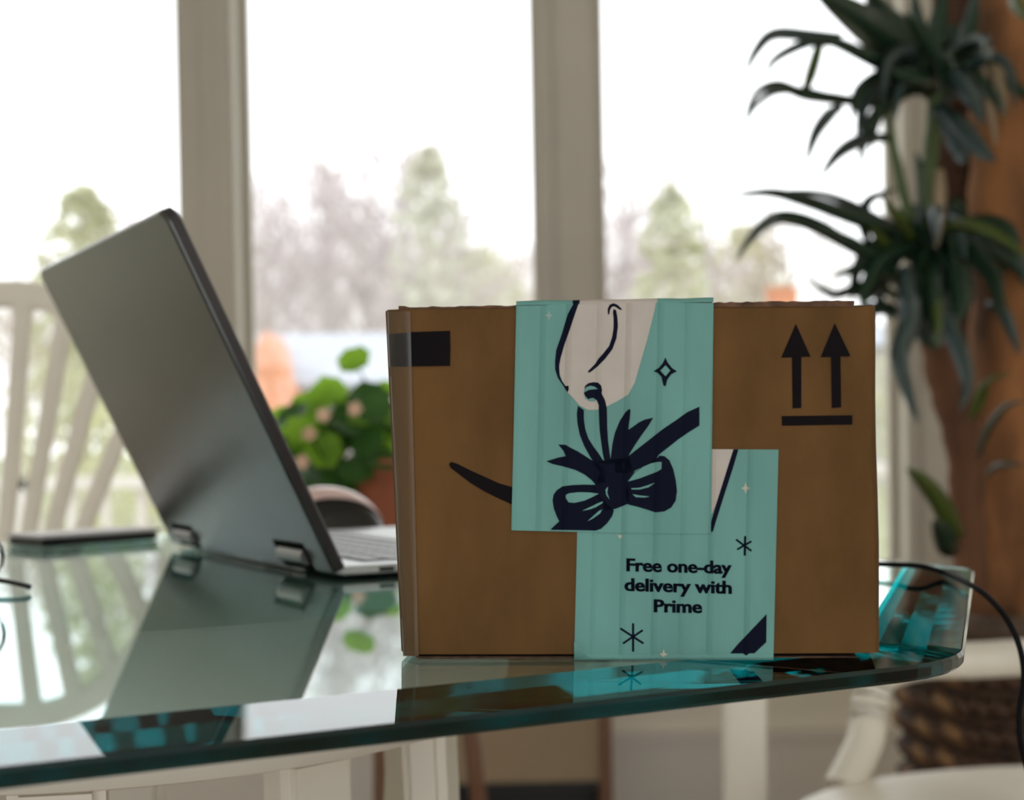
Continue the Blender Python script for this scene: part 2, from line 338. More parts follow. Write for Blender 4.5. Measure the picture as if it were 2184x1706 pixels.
for i in range(len(rings) - 1):
    for j in range(N): gf.append((i * N + j, i * N + (j + 1) % N, (i + 1) * N + (j + 1) % N, (i + 1) * N + j))
gf += [tuple(range(N)), tuple((len(rings) - 1) * N + j for j in range(N))]
gt = MB().add(gv, gf).build('glass_top', M_GLASS, table, smooth=3); gt.data.materials.append(M_GEDGE)
for p in gt.data.polygons: p.material_index = 1 if abs(p.normal.z) < .8 else 0
zb = TOP - .0102
MB().lathe([(0, zb - .066), (.232, zb - .066), (.244, zb - .063), (.249, zb - .056), (.250, zb - .045), (.250, zb - .010), (.244, zb), (0, zb)], (TC.x - .008, TC.y, 0), 72).build('support_plate', M_CHAIR, table, smooth=40)
pa = ony(840, 1660, .93); phi0 = math.atan2(pa.y - TC.y, pa.x - TC.x)
for i in range(10):
    ph = phi0 + 2 * math.pi * i / 10; d = Vector((math.cos(ph), math.sin(ph), 0)); C0 = Vector((TC.x - .008, TC.y, 0))
    pts = bez([C0 + d * .205 + Vector((0, 0, zb - .064)), C0 + d * .200 + Vector((0, 0, .56)), C0 + d * .14 + Vector((0, 0, .42)), C0 + d * .115 + Vector((0, 0, .22)), C0 + d * .17 + Vector((0, 0, .045))], 5)
    MB().strip(pts, (.046, .026), Vector((-d.y, d.x, 0))).build('slat', M_CHAIR, table, smooth=35, bev=.006)
MB().lathe([(0, 0), (.27, 0), (.28, .015), (.27, .035), (.22, .05), (0, .05)], TC, 40).build('foot_plate', M_CHAIR, table, smooth=40)

# ------------------------------------------------------------------ cardboard box
B0 = onz(870, 1408, TOP); B1 = onz(1878, 1405, TOP)
bdir = (B1 - B0); bdir.z = 0; bdir.normalize(); bnor = Vector((-bdir.y, bdir.x, 0))      # bnor points away from the camera
def bp(px, py, off=0):
    """point on the box's front plane (off metres in front of it)"""
    d = ray(px, py); o = B0 - bnor * off; t = (o - CAM).dot(bnor) / d.dot(bnor); return CAM + d * t
pbox = empty('shipping_box', ((B0 + B1) / 2 + bnor * .07), 'brown cardboard shipping box with teal printed tape standing on the glass table', 'box')
CRE = [1104, 1159, 1214, 1280, 1342, 1410, 1468, 1528, 1608]
def tex_u(px, py): return px + (py - 650) * .022
def ridge(u): return max([max(0, 1 - abs(u - c) / 7) * (.00075 if i % 3 else .0005) for i, c in enumerate(CRE)])
DEP = .125
# cross-section columns: (px at top, px at bottom, offset behind the front plane)
colsF = [(822, 857, -.0100), (829, 862, -.0050), (846, 872, -.0022), (856, 880, -.0012), (866, 886, -.0000), (874, 892, -.0002), (884, 902, -.0009), (960, 975, -.0004)] + \
        [(x, x + 14, 0) for x in (1100, 1240, 1380, 1520, 1640)] + [(1700, 1714, -.0001), (1790, 1806, -.0003), (1822, 1842, -.0009), (1848, 1866, -.0004), (1858, 1872, -.0015), (1865, 1877, -.0055)]
rows = [661, 664, 672, 690, 760, 860, 960, 1060, 1160, 1260, 1340, 1385, 1399, 1405]
def topshift(t): return -10 * t            # the top edge rises to the right
bm_ = MB(); nr = len(rows); rb = random.Random(3)
loopn = len(colsF) + 4
zmin = TOP + .0022
for i, py in enumerate(rows):
    t = (py - 661) / (1405 - 661); ring_ = []
    for j, (xa, xb, off) in enumerate(colsF):
        s = j / (len(colsF) - 1); px = xa + (xb - xa) * t + (math.sin(py * .013 + j) * 1.6 if 0 < j < 4 or j > 15 else 0)
        if i == 0: off -= .0012
        if i == nr - 1: off -= .0012
        if i == 0 and j == 0: px += 5
        if i == 0 and j == len(colsF) - 1: px -= 7
        pyy = py + topshift(s) * (1 - t) - 3 * s * t
        p = bp(px, pyy, off); p.z = max(p.z, zmin); ring_.append(p)
    pl, pr = ring_[0], ring_[-1]
    e = .004 if 0 < i < nr - 1 else .002
    ring_ += [pr + bnor * .04 + bdir * .001, pr + bnor * (DEP - e), pl + bnor * (DEP - e), pl + bnor * .04 - bdir * .001]
    bm_.v += ring_
for i in range(nr - 1):
    for j in range(loopn): bm_.f.append((i * loopn + j, i * loopn + (j + 1) % loopn, (i + 1) * loopn + (j + 1) % loopn, (i + 1) * loopn + j))
bm_.f += [tuple(range(loopn)), tuple((nr - 1) * loopn + j for j in range(loopn))]
body = bm_.build('body', M_KRAFT, pbox, smooth=50)
# corner strip of glossy packing tape over the left edge
ct = MB(); cc = [(826, 860, -.0068), (829.5, 862.5, -.0043), (847, 873, -.0016), (857, 881, -.0006), (866, 886, .0005), (875, 893, .0002)]
for py in rows[1:-1]:
    t = (py - 661) / (1405 - 661)
    for j, (xa, xb, off) in enumerate(cc): ct.v.append(bp(xa + (xb - xa) * t + (math.sin(py * .013 + j) * 1.6 if 0 < j < 4 else 0), py, off + .0002))
for i in range(len(rows) - 3):
    for j in range(5): ct.f.append((i * 6 + j, i * 6 + j + 1, (i + 1) * 6 + j + 1, (i + 1) * 6 + j))
tag(ct.build('corner_tape', M_CLEAR, pbox, smooth=60), 'glossy clear tape strip over the left corner')
def slab(pa_, pb_, off, thick, name, jag):
    """flap lying on or under the box; pa_, pb_ = lists of px,py along the upper / lower front edge"""
    m = MB(); k = len(pa_)
    up = [bp(*p, off - abs(math.sin(i * 1.7)) * .0004) for i, p in enumerate(pa_)]; lo = [bp(*p, off) for p in pb_]
    for q in up + lo: q.z = max(q.z, TOP + .0003)
    v = up + lo + [p + bnor * thick for p in up] + [p + bnor * thick for p in lo]
    f = []
    for i in range(k - 1): f += [(i, i + 1, k + i + 1, k + i), (2 * k + i, 3 * k + i, 3 * k + i + 1, 2 * k + i + 1), (i, 2 * k + i, 2 * k + i + 1, i + 1), (k + i, k + i + 1, 3 * k + i + 1, 3 * k + i)]
    f += [(0, k, 3 * k, 2 * k), (k - 1, 3 * k - 1, 4 * k - 1, 2 * k - 1)]
    return m.add(v, f).build(name, M_KRAFTD, pbox)
xs = [850 + i * 12 for i in range(82)]; rj = random.Random(5)
def ytop(x): return 655 - (x - 850) * .0150 - (3 if x < 865 else 0)
slab([(x, ytop(x) + rj.uniform(-1.2, 1.2)) for x in xs], [(x, 667 - (x - 850) * .010) for x in xs], -.0012, DEP - .004, 'top_flap', 1)
slab([(x, 1400) for x in xs if x > 880], [(x + 8, 1411) for x in xs if x > 880], -.0015, DEP - .006, 'bottom_flap', 1)

def flat_poly(pts, off, name, m, parent, rid=True, vert_off=None):
    """flat print or tape: a filled outline in photo pixels laid on the box front, following the creases"""
    bm = bmesh.new()
    vs_ = [bm.verts.new((p[0], p[1], vert_off[i] if vert_off else 0)) for i, p in enumerate(pts)]
    f = bm.faces.new(vs_)
    f.normal_update()
    bmesh.ops.triangulate(bm, faces=[f], ngon_method='EAR_CLIP')
    if rid:
        for c in CRE:
            for dx in (-7, 0, 7):
                bmesh.ops.bisect_plane(bm, geom=bm.verts[:] + bm.edges[:] + bm.faces[:], plane_co=(c + dx, 650, 0), plane_no=(1, .022, 0), dist=1e-5)
    for v in bm.verts:
        o = off + v.co.z + (ridge(tex_u(v.co.x, v.co.y)) if rid else 0); v.co = bp(v.co.x, v.co.y, o)
    for fc in bm.faces:
        fc.normal_update()
        if fc.normal.dot(bnor) > 0: fc.normal_flip()
    me = bpy.data.meshes.new(name); bm.to_mesh(me); bm.free()
    o = link(name, me, m)
    kid(o, pbox)
    if parent is not pbox:
        o.parent = parent; o.matrix_parent_inverse = parent.matrix_parent_inverse.copy(); o.matrix_parent_inverse = (parent_world(parent)).inverted()
    return o
def parent_world(p):
    return (Matrix.Translation(p.parent.location) @ p.matrix_parent_inverse @ p.matrix_basis) if p.parent else Matrix.Translation(p.location)
Z = lambda ox, oy, s: (lambda pts: [(ox + x / s, oy + y / s) for x, y in pts])
z1 = Z(1080, 620, 4.748); z2 = Z(1080, 840, 4.748); z3 = Z(1200, 940, 3.481); z4 = Z(800, 620, 3.4125); z8 = Z(1620, 620, 2.1325)
# lower tape first, upper tape over it
T2, T1 = .0005, .0009
def edge(a, b, n): return [(a[0] + (b[0] - a[0]) * i / n, a[1] + (b[1] - a[1]) * i / n) for i in range(n)]
tape2 = tag(flat_poly([(1235, 957), (1660.5, 958.7), (1655, 1180), (1649.6, 1407), (1224.5, 1409), (1230, 1180)], T2, 'lower_tape', M_TEAL, pbox), 'lower strip of teal tape printed with dark lettering')
tape1 = tag(flat_poly([(1101, 652)] + [(1101 + 421 * i / 12, 651 - 7 * i / 12 + math.sin(i * 1.3) * 1.2) for i in range(1, 12)] + [(1522, 646), (1519, 900), (1516, 1139), (1300, 1136), (1090.5, 1131), (1096, 900)], T1, 'upper_tape', M_TEAL, pbox), 'upper strip of teal tape printed with a bow and gift tag')
# fold of the upper tape over the top edge
fold = MB(); cols_ = 28
for i in range(cols_ + 1):
    x = 1101 + 421 * i / cols_; yt = 651 - 7 * i / cols_
    q0 = bp(x, yt, T1); q1 = bp(x, yt - 5 - math.sin(i * .45) * 1.2, T1 - .0005); q2 = bp(x, yt - 8.5 - abs(math.sin(i * .4)) * 1.3, -.001); q3 = bp(x, ytop(x) - 1.5, -.004); q3.z = max(q3.z, q2.z - .0002); q4 = q3 + bnor * .05
    fold.v += [q0, q1, q2, q3, q4]
fold.f = [(i * 5 + j, i * 5 + j + 1, i * 5 + 6 + j, i * 5 + 5 + j) for i in range(cols_) for j in range(4)]
fo_o = fold.build('tape_fold', M_TEAL, pbox, smooth=True)
fo_o.data.materials.append(M_CREAM); fo_o.data.materials.append(M_NAVY)
for i, p in enumerate(fo_o.data.polygons):
    xc = 1101 + 421 * (i // 4 + .5) / cols_; p.material_index = 1 if 1237 < xc < 1402 else (2 if 1221 < xc < 1237 else 0)
cols_ = 14
# fold at the base of the lower tape
fold2 = MB()
for i in range(cols_ + 1):
    x = 1224.5 + 425 * i / cols_; y = 1409 - 2 * i / cols_
    q0 = bp(x, y - 14 - (26 if i == 0 else 0), T2 + .0001 + (0 if 0 < i else .0006)); q1 = bp(x, y - 3, T2 + .0012 + .0008 * abs(math.sin(i * 1.1))); q2 = bp(x, y + 1.5, T2 + .0010); q3 = bp(x, y + 4, -.001)
    for q in (q2, q3): q.z = TOP + .0004
    fold2.v += [q0, q1, q2, q3]
fold2.f = [(i * 4 + j, i * 4 + j + 1, i * 4 + 5 + j, i * 4 + 4 + j) for i in range(cols_) for j in range(3)]
fold2.build('tape_fold', M_TEAL, pbox, smooth=True)
E1 = .00012
TAG_ = [(735, 135), (1515, 118), (1500, 200), (1430, 480), (1360, 720), (1300, 930), (1235, 1050), (1120, 1120), (1000, 1180), (920, 1205), (820, 1205), (740, 1160), (680, 1090), (620, 1030), (560, 900), (525, 800), (530, 700), (570, 560), (640, 350), (690, 200)]
tagp = tag(flat_poly(z1(TAG_), T1 + E1, 'printed_gift_tag', M_CREAM, tape1), 'cream gift tag print with a curved arrow')
p1 = lambda pts, nm, m=M_NAVY, lay=2: flat_poly(z1(pts), T1 + E1 * lay, nm, m, tape1)
p2 = lambda pts, nm, m=M_NAVY, lay=2: flat_poly(z2(pts), T1 + E1 * lay, nm, m, tape1)
p1([(680, 130), (732, 128), (700, 220), (640, 400), (590, 540), (550, 680), (535, 760), (540, 860), (560, 910), (600, 965), (630, 960), (632, 1000), (618, 1030), (575, 960), (520, 880), (495, 800), (492, 720), (505, 600), (560, 440), (620, 240)], 'printed_tag_outline')
p1([(1085, 185), (1110, 195), (1125, 270), (1130, 360), (1115, 480), (1075, 590), (1000, 690), (920, 770), (850, 825), (825, 832), (830, 810), (900, 740), (930, 690), (980, 635), (1040, 560), (1070, 470), (1085, 380), (1085, 270), (1078, 220)], 'printed_arrow_shaft')
p1([(1028, 240), (1025, 185), (1045, 142), (1085, 126), (1125, 142), (1165, 180), (1170, 198), (1145, 190), (1095, 158), (1068, 162), (1050, 192), (1042, 240)], 'printed_arrow_head')
p1([(1610, 675), (1635, 730), (1680, 785), (1728, 815), (1670, 845), (1630, 900), (1612, 968), (1590, 960), (1570, 870), (1530, 830), (1490, 815), (1545, 780), (1585, 730)], 'printed_star')
p1([(1612, 755), (1660, 808), (1612, 865), (1558, 808)], 'printed_star_centre', M_TEAL, 3)
def star4(c, rx, ry, f): 
    cx, cy = c; k = .28
    return f([(cx, cy - ry), (cx + rx * k, cy - ry * k), (cx + rx, cy), (cx + rx * k, cy + ry * k), (cx, cy + ry), (cx - rx * k, cy + ry * k), (cx - rx, cy), (cx - rx * k, cy - ry * k)])
M_FAINT = mat('faint_cream_print', (.24, .33, .30), .6)
flat_poly(star4((430, 250), 42, 55, z1), T1 + E1, 'printed_sparkle', M_FAINT, tape1)
p1([(790, 1000), (795, 965), (830, 935), (880, 925), (930, 930), (960, 960), (970, 1005), (965, 1040), (1000, 1110), (1018, 1190), (1022, 1424), (945, 1424), (938, 1280), (935, 1160), (915, 1110), (880, 1085), (850, 1090), (830, 1100), (800, 1070), (785, 1040)], 'printed_string')
p1([(792, 1000), (810, 975), (850, 962), (890, 970), (928, 995), (880, 998), (830, 1005), (790, 1030)], 'printed_eyelet', M_TEAL, 3)
p1([(785, 1050), (830, 1102), (850, 1092), (880, 1088), (908, 1108), (890, 1122), (840, 1118), (800, 1095)], 'printed_eyelet', M_TEAL, 3)
p2([(405, 682), (520, 645), (600, 630), (580, 580), (525, 512), (600, 515), (640, 540), (720, 580), (800, 630), (870, 675), (1000, 720), (1000, 900), (900, 915), (860, 870), (790, 815), (700, 770), (580, 735), (470, 710)], 'printed_ribbon_tail')
p2([(725, 120), (785, 165), (785, 260), (800, 360), (830, 450), (890, 545), (925, 590), (1005, 710), (880, 690), (850, 640), (790, 530), (745, 420), (720, 300), (713, 200)], 'printed_string')
p2([(945, 370), (1024, 370), (1030, 480), (1055, 660), (1040, 720), (995, 700), (975, 600), (955, 450)], 'printed_string')
p2([(1245, 150), (1258, 165), (1250, 250), (1235, 350), (1240, 362), (1340, 290), (1400, 260), (1488, 240), (1440, 320), (1360, 430), (1300, 520), (1240, 620), (1220, 700), (1050, 700), (1060, 620), (1075, 500), (1100, 390), (1150, 270), (1205, 185)], 'printed_ribbon_tail')
p2([(1955, 128), (1955, 320), (1850, 385), (1740, 460), (1640, 540), (1545, 615), (1500, 680), (1400, 730), (1250, 800), (1100, 800), (1100, 700), (1240, 625), (1330, 555), (1440, 470), (1540, 390), (1600, 345), (1720, 265), (1830, 185)], 'printed_ribbon')
p2([(880, 690), (1240, 640), (1300, 780), (1230, 890), (1250, 1000), (1240, 1110), (1100, 1165), (1000, 1180), (960, 1100), (900, 990), (900, 900), (950, 800)], 'printed_bow_knot')
p2([(1230, 890), (1290, 800), (1400, 720), (1540, 640), (1545, 625), (1600, 630), (1650, 670), (1690, 760), (1715, 870), (1728, 980), (1715, 1080), (1670, 1150), (1600, 1190), (1510, 1200), (1420, 1170), (1320, 1140), (1235, 1120), (1200, 1000)], 'printed_bow_loop')
p2([(900, 920), (900, 990), (985, 1080), (1090, 1180), (1070, 1240), (1020, 1310), (960, 1365), (905, 1384), (640, 1378), (445, 1376), (480, 1340), (535, 1290), (510, 1240), (480, 1160), (468, 1080), (478, 1020), (510, 975), (570, 935), (680, 922), (790, 918)], 'printed_bow_loop')
for h in ([(1230, 888), (1300, 800), (1380, 740), (1460, 705), (1540, 688), (1572, 690), (1570, 760), (1520, 790), (1440, 820), (1350, 855)], [(1265, 955), (1350, 950), (1430, 925), (1508, 898), (1440, 945), (1350, 968), (1268, 968)],
          [(1278, 1015), (1350, 1028), (1450, 1038), (1400, 1050), (1310, 1045)], [(600, 1050), (605, 1020), (640, 1005), (740, 995), (840, 998), (935, 1010), (870, 1045), (790, 1080), (690, 1103), (630, 1098)],
          [(975, 1088), (975, 1105), (900, 1150), (840, 1170), (765, 1185), (860, 1140), (920, 1110)], [(970, 1168), (950, 1210), (880, 1260), (820, 1290), (880, 1235), (930, 1190)], [(1030, 938), (1022, 1000), (1045, 1072), (1010, 1020), (1003, 970)]):
    p2(h, 'printed_bow_highlight', M_TEAL, 3)
# lower tape prints
p3 = lambda pts, nm, m=M_NAVY, lay=1: flat_poly(z3(pts), T2 + E1 * lay, nm, m, tape2)
p3([(1107, 62), (1268, 63), (1240, 160), (1190, 320), (1140, 470), (1098, 560)], 'printed_gift_tag', M_CREAM, 1)
p3([(1268, 64), (1305, 65), (1265, 200), (1210, 370), (1150, 560), (1115, 675), (1098, 675), (1100, 610), (1140, 470), (1190, 310), (1240, 150)], 'printed_tag_outline', M_NAVY, 2)
M_SPARK = mat('cream_sparkle_print', (.42, .40, .33), .6)
flat_poly(star4((1358, 352), 34, 44, z3), T2 + E1, 'printed_sparkle', M_SPARK, tape2)
flat_poly(star4((750, 1585), 32, 42, z3), T2 + E1 + .0009, 'printed_sparkle', M_SPARK, tape2)
flat_poly(z3([(405, 700), (448, 700), (427, 730)]), T2 + E1, 'printed_sparkle', M_SPARK, tape2)
def stroke(a, b, w_): 
    d = Vector((b[0] - a[0], b[1] - a[1])).normalized(); n_ = Vector((-d.y, d.x)) * w_ / 2; e = d * w_ * .3
    return [(a[0] + n_.x, a[1] + n_.y), (a[0] - e.x, a[1] - e.y), (a[0] - n_.x, a[1] - n_.y), (b[0] - n_.x, b[1] - n_.y), (b[0] + e.x, b[1] + e.y), (b[0] + n_.x, b[1] + n_.y)]
for a_, b_, w_ in (((1355, 710), (1352, 850), 17), ((1289, 734), (1400, 816), 15), ((1400, 747), (1297, 806), 15), ((523, 1357), (523, 1563), 17), ((430, 1394), (598, 1503), 16), ((593, 1407), (450, 1503), 16)):
    p3(stroke(a_, b_, w_), 'printed_asterisk_stroke')
p3([(1515, 1285), (1512, 1495), (1400, 1600), (1385, 1612), (1215, 1612), (1300, 1510), (1410, 1395)], 'printed_ribbon')
def lettering(txt, x0, x1, base0, base1, cap):
    cu = bpy.data.curves.new('lettering', 'FONT'); cu.body = txt; cu.size = 1; cu.offset = .026; cu.space_character = .98; cu.resolution_u = 3; cu.fill_mode = 'FRONT'
    ob = bpy.data.objects.new('lettering_curve', cu); col.objects.link(ob); bpy.context.view_layer.update()
    me = bpy.data.meshes.new_from_object(ob.evaluated_get(bpy.context.evaluated_depsgraph_get())); bpy.data.objects.remove(ob); bpy.data.curves.remove(cu)
    xa = min(v.co.x for v in me.vertices); xb = max(v.co.x for v in me.vertices); caph = .73
    bm = bmesh.new()
    for sh in (-.016, 0, .016):
        k0 = len(bm.verts); bm.from_mesh(me); bm.verts.ensure_lookup_table()
        for v in bm.verts[k0:]: v.co.x += sh
    for v in bm.verts:
        s = (v.co.x - xa) / (xb - xa); v.co = (1200 + (x0 + (x1 - x0) * s) / 3.481, 940 + (base0 + (base1 - base0) * s - v.co.y / caph * cap) / 3.481, 0)
    for c in CRE:
        for dx in (-7, 0, 7): bmesh.ops.bisect_plane(bm, geom=bm.verts[:] + bm.edges[:] + bm.faces[:], plane_co=(c + dx, 650, 0), plane_no=(1, .022, 0), dist=1e-5)
    for v in bm.verts: v.co = bp(v.co.x, v.co.y, T2 + E1 * 1.2 + ridge(tex_u(v.co.x, v.co.y)))
    bmesh.ops.recalc_face_normals(bm, faces=bm.faces)
    bm.to_mesh(me); bm.free(); me.materials.clear(); me.name = 'lettering'
    o = link('lettering', me, M_NAVY); o.parent = tape2; o.matrix_parent_inverse = parent_world(tape2).inverted()
    o['label'] = 'dark printed lettering'
lettering('Free one-day', 475, 1255, 966, 986, 97)
lettering('delivery with', 460, 1255, 1112, 1134, 97)
lettering('Prime', 678, 1035, 1270, 1277, 97)
# prints on the cardboard itself
E0 = .0002
flat_poly(z4([(228, 302), (545, 291), (547, 400), (545, 546), (230, 550)]), E0, 'printed_black_bar', M_BLACKINK, pbox, False)
bar2 = MB()
for py, k in ((713, 0), (735, 0), (760, 0), (781.5, 0)):
    t = (py - 661) / (1405 - 661)
    for q, (xa, xb, off) in enumerate(cc): bar2.v.append(bp(xa + (xb - xa) * t + (math.sin(py * .013 + q) * 1.6 if 0 < q < 4 else 0) + (-1.5 if q == 0 else 0), py - (4 * q / 5 if py < 720 else 0), off + .0006))
bar2.f = [(i * 6 + q, i * 6 + q + 1, i * 6 + 7 + q, i * 6 + 6 + q) for i in range(3) for q in range(5)]
bar2.build('printed_black_bar', mat('taped_black_ink', (.012, .011, .012), .35), pbox, smooth=60)
flat_poly(z4([(538, 1265), (545, 1252), (560, 1247), (600, 1260), (700, 1310), (800, 1355), (900, 1400), (1002, 1430), (1002, 1558), (900, 1512), (800, 1462), (700, 1402), (620, 1342), (550, 1288)]), E0, 'printed_curved_stroke', M_BLACKINK, pbox, False)
for pts in ([(165, 150), (232, 300), (190, 301), (190, 533), (150, 535), (147, 303), (98, 305)], [(342, 147), (414, 298), (368, 299), (371, 530), (329, 533), (325, 301), (278, 302)]):
    flat_poly(z8(pts), E0, 'printed_up_arrow', M_BLACKINK, pbox, False)
flat_poly(z8([(100, 570), (422, 566), (422, 608), (102, 614)]), E0, 'printed_bar', M_BLACKINK, pbox, False)

# ------------------------------------------------------------------ laptop
HN = onz(712, 1238, TOP); HF = onz(366, 1167, TOP); ux = (HF - HN); LW = ux.length; ux.normalize(); bx = Vector((ux.y, -ux.x, 0))
if bx.x < 0: bx = -bx
d_ = ray(345, 447)      # where the near top corner of the lid is seen: solve HN - s*bx + c*z
# CAM + t d = HN + (0,0,.004) - s bx + c Z
a11, a12, a21, a22 = d_.x, bx.x, d_.y, bx.y
det = a11 * a22 - a12 * a21; rx_, ry_ = HN.x - CAM.x, HN.y - CAM.y
t_ = (rx_ * a22 - a12 * ry_) / det; s_ = (a11 * ry_ - a21 * rx_) / det; c_ = CAM.z + t_ * d_.z - HN.z - .004
LL = math.hypot(s_, c_)
print('laptop width %.3f lid %.3f lean %.1f' % (LW, LL, math.degrees(math.atan2(s_, c_))))
lap = empty('laptop', HN, 'open grey laptop seen from behind, lid leaning towards the left of the box', 'laptop')
lup = (-bx * s_ + Vector((0, 0, c_))).normalized(); lno = ux.cross(lup); 
if lno.x > 0: lno = -lno          # outward normal of the lid back (left, towards the camera)
LO = HN + Vector((0, 0, .004))
def lidp(a, b, t): return LO + ux * a + lup * b - lno * t      # a along the hinge, b up the lid, t into the thickness
def lid_outline(in_, b0=0.0):
    r = .010; pts = [(in_, b0), (LW - in_, b0)]
    for k in range(6): an = math.pi / 2 * k / 5; pts.append((LW - in_ - r + r * math.cos(an), LL - in_ - r + r * math.sin(an)))
    for k in range(6): an = math.pi / 2 + math.pi / 2 * k / 5; pts.append((in_ + r + r * math.cos(an), LL - in_ - r + r * math.sin(an)))
    return pts
lid = MB(); lay = [(.0015, 0), (.0002, .0012), (0, .0022)]
for in_, t in lay: lid.v += [lidp(a, b, t) for a, b in lid_outline(in_)]
n = len(lid_outline(0)); lid.f = [(i * n + j, i * n + (j + 1) % n, (i + 1) * n + (j + 1) % n, (i + 1) * n + j) for i in range(len(lay) - 1) for j in range(n)] + [tuple(range(n)), tuple((len(lay) - 1) * n + j for j in range(n))]
lid_o = lid.build('lid', M_LID, lap, smooth=25)
rim = MB(); lay = [(0, .0023), (0, .0075), (.0012, .0088)]
for in_, t in lay: rim.v += [lidp(a, b, t) for a, b in lid_outline(in_)]
rim.f = [(i * n + j, i * n + (j + 1) % n, (i + 1) * n + (j + 1) % n, (i + 1) * n + j) for i in range(len(lay) - 1) for j in range(n)] + [tuple(range(n)), tuple((len(lay) - 1) * n + j for j in range(n))]
tag(rim.build('screen_frame', M_DARK, lap, smooth=25), 'dark edge and bezel of the screen')
MB().add([lidp(a, b, .0091) for a, b in ((.008, .02), (LW - .008, .02), (LW - .008, LL - .01), (.008, LL - .01))], [(0, 1, 2, 3)]).build('screen', M_GLOSSBLACK, lap)
# base: thin wedge, deck in silver
BD = .242
def basep(a, b, z): return HN + ux * a + bx * b + Vector((0, 0, z))
bs = MB(); out = [(0, .006), (LW, .006), (LW, BD), (0, BD)]
bs.v = [basep(a, b, z) for z, ins in ((.0016, .006), (.0030, 0), (.0072, 0), (.0082, .001)) for a, b in ((ins, .006 + ins), (LW - ins, .006 + ins), (LW - ins, BD - ins), (ins, BD - ins))]
bs.f = [(i * 4 + j, i * 4 + (j + 1) % 4, i * 4 + 4 + (j + 1) % 4, i * 4 + 4 + j) for i in range(3) for j in range(4)] + [(0, 1, 2, 3), (12, 13, 14, 15)]
base_o = bs.build('base', M_SILVER, lap)
und = MB(); und.v = [basep(a, b, z) for z, ins in ((.0006, .012), (.0020, .0015), (.0036, -.0004)) for a, b in ((ins, .006 + ins), (LW - ins, .006 + ins), (LW - ins, BD - ins), (ins, BD - ins))]
und.f = [(i * 4 + j, i * 4 + (j + 1) % 4, i * 4 + 4 + (j + 1) % 4, i * 4 + 4 + j) for i in range(2) for j in range(4)] + [(0, 1, 2, 3), (8, 9, 10, 11)]
tag(und.build('bottom_cover', M_DARK, lap), 'dark underside of the laptop base')
MB().add([basep(a, b, (.0086)) for a, b in ((.022, .028), (LW - .022, .028), (LW - .022, .132), (.022, .132))] , [(0, 1, 2, 3)]).build('keyboard_well', M_DARK, lap)
KR, KC = 6, 17; kw = (LW - .048) / KC; kh = .102 / KR
keym = MB().box((-kw * .42, -kh * .36, 0), (kw * .42, kh * .36, .0009)).mesh('key', bev=.0003); keym.materials.append(M_KEY)
Rk = Matrix((( ux.x, bx.x, 0), (ux.y, bx.y, 0), (0, 0, 1))).to_4x4()
for i in range(KR):
    for j in range(KC):
        o = link('key', keym, None); o.parent = base_o
        o.matrix_basis = Matrix.Translation(basep(.024 + kw * (j + .5), .029 + kh * (i + .5), .0087)) @ Rk; o.matrix_parent_inverse = parent_world(base_o).inverted()
MB().add([basep(a, b, .0085) for a, b in ((.125, .150), (.235, .150), (.235, .225), (.125, .225))], [(0, 1, 2, 3)]).build('touchpad', mat('touchpad', (.52, .54, .56), .3, metal=.4), lap)
# hinges: dark notch in the lid and a satin barrel
for a0, a1 in ((.034, .082), (LW - .080, LW - .032)):
    tag(MB().add([lidp(a, b, t) for t in (-.0006, .004) for a, b in ((a0 - .003, .0), (a1 + .003, .0), (a1 + .005, .0185), (a0 - .001, .0185))], [(0, 1, 2, 3), (4, 5, 6, 7), (0, 1, 5, 4), (1, 2, 6, 5), (2, 3, 7, 6), (3, 0, 4, 7)]).build('hinge_notch', M_NOTCH, lap), 'black hinge recess')
    h = MB().tube([lidp(a0 + .001, .009, .001), lidp(a1 - .001, .009, .001)], .0056, 14)
    tag(h.build('hinge', M_CHROME, lap, smooth=40), 'satin metal hinge barrel')
# rear edge with vent slots
MB().box((0, 0, 0), (LW - .12, .004, .006), Matrix.Translation(basep(.06, .004, .0012)) @ Rk).build('rear_edge', M_LID, lap)
vent = MB().box((-.0011, -.0008, -.0022), (.0011, .0008, .0022)).mesh('vent_slot'); vent.materials.append(M_BLACK)
for k in range(13):
    o = link('vent_slot', vent, None); o.matrix_basis = Matrix.Translation(basep(.088 + k * .0042, .0036, .0042)) @ Rk; kid(o, lap)
for (a, b) in ((.02, .03), (LW - .02, .03), (.02, BD - .03), (LW - .02, BD - .03)):
    MB().lathe([(0, 0), (.006, 0), (.006, .0007), (0, .0007)], basep(a, b, .0001), 12).build('rubber_foot', M_RUBBER, lap)
# side ports and plug on the near side
for b0, b1 in ((.030, .040), (.046, .053)): MB().box((-.0006, b0, .0040), (.0008, b1, .0066), Matrix.Translation(HN) @ Rk).build('port', M_BLACK, lap)

# ------------------------------------------------------------------ power cord
cord = empty('power_cord', basep(-.01, .068, .0052), 'thin black power cord running behind the box and off the table edge', 'cord')
pl0 = basep(-.0012, .068, .0052)
plug = MB().tube([pl0, basep(-.012, .068, .0052), basep(-.014, .068, .0052), basep(-.026, .068, .0052)], [.0042, .0042, .0055, .0045], 14).build('plug', M_RUBBER, cord, smooth=40)
c1 = onz(1875, 1203, TOP + .0056)
cp = [basep(-.026, .068, .0052), basep(-.045, .075, .008), Vector((-.01, .93, TOP + .003)), Vector((.08, .955, TOP + .003)), Vector((.17, 1.0, TOP + .004)), c1, onz(1960, 1207, TOP + .0058), ony(2015, 1222, .925), ony(2066, 1245, .862), ony(2110, 1276, .835), ony(2150, 1325, .815), ony(2176, 1385, .81), ony(2184, 1450, .81), ony(2174, 1520, .815), ony(2180, 1600, .82), ony(2215, 1690, .84), ony(2300, 1790, .88)]
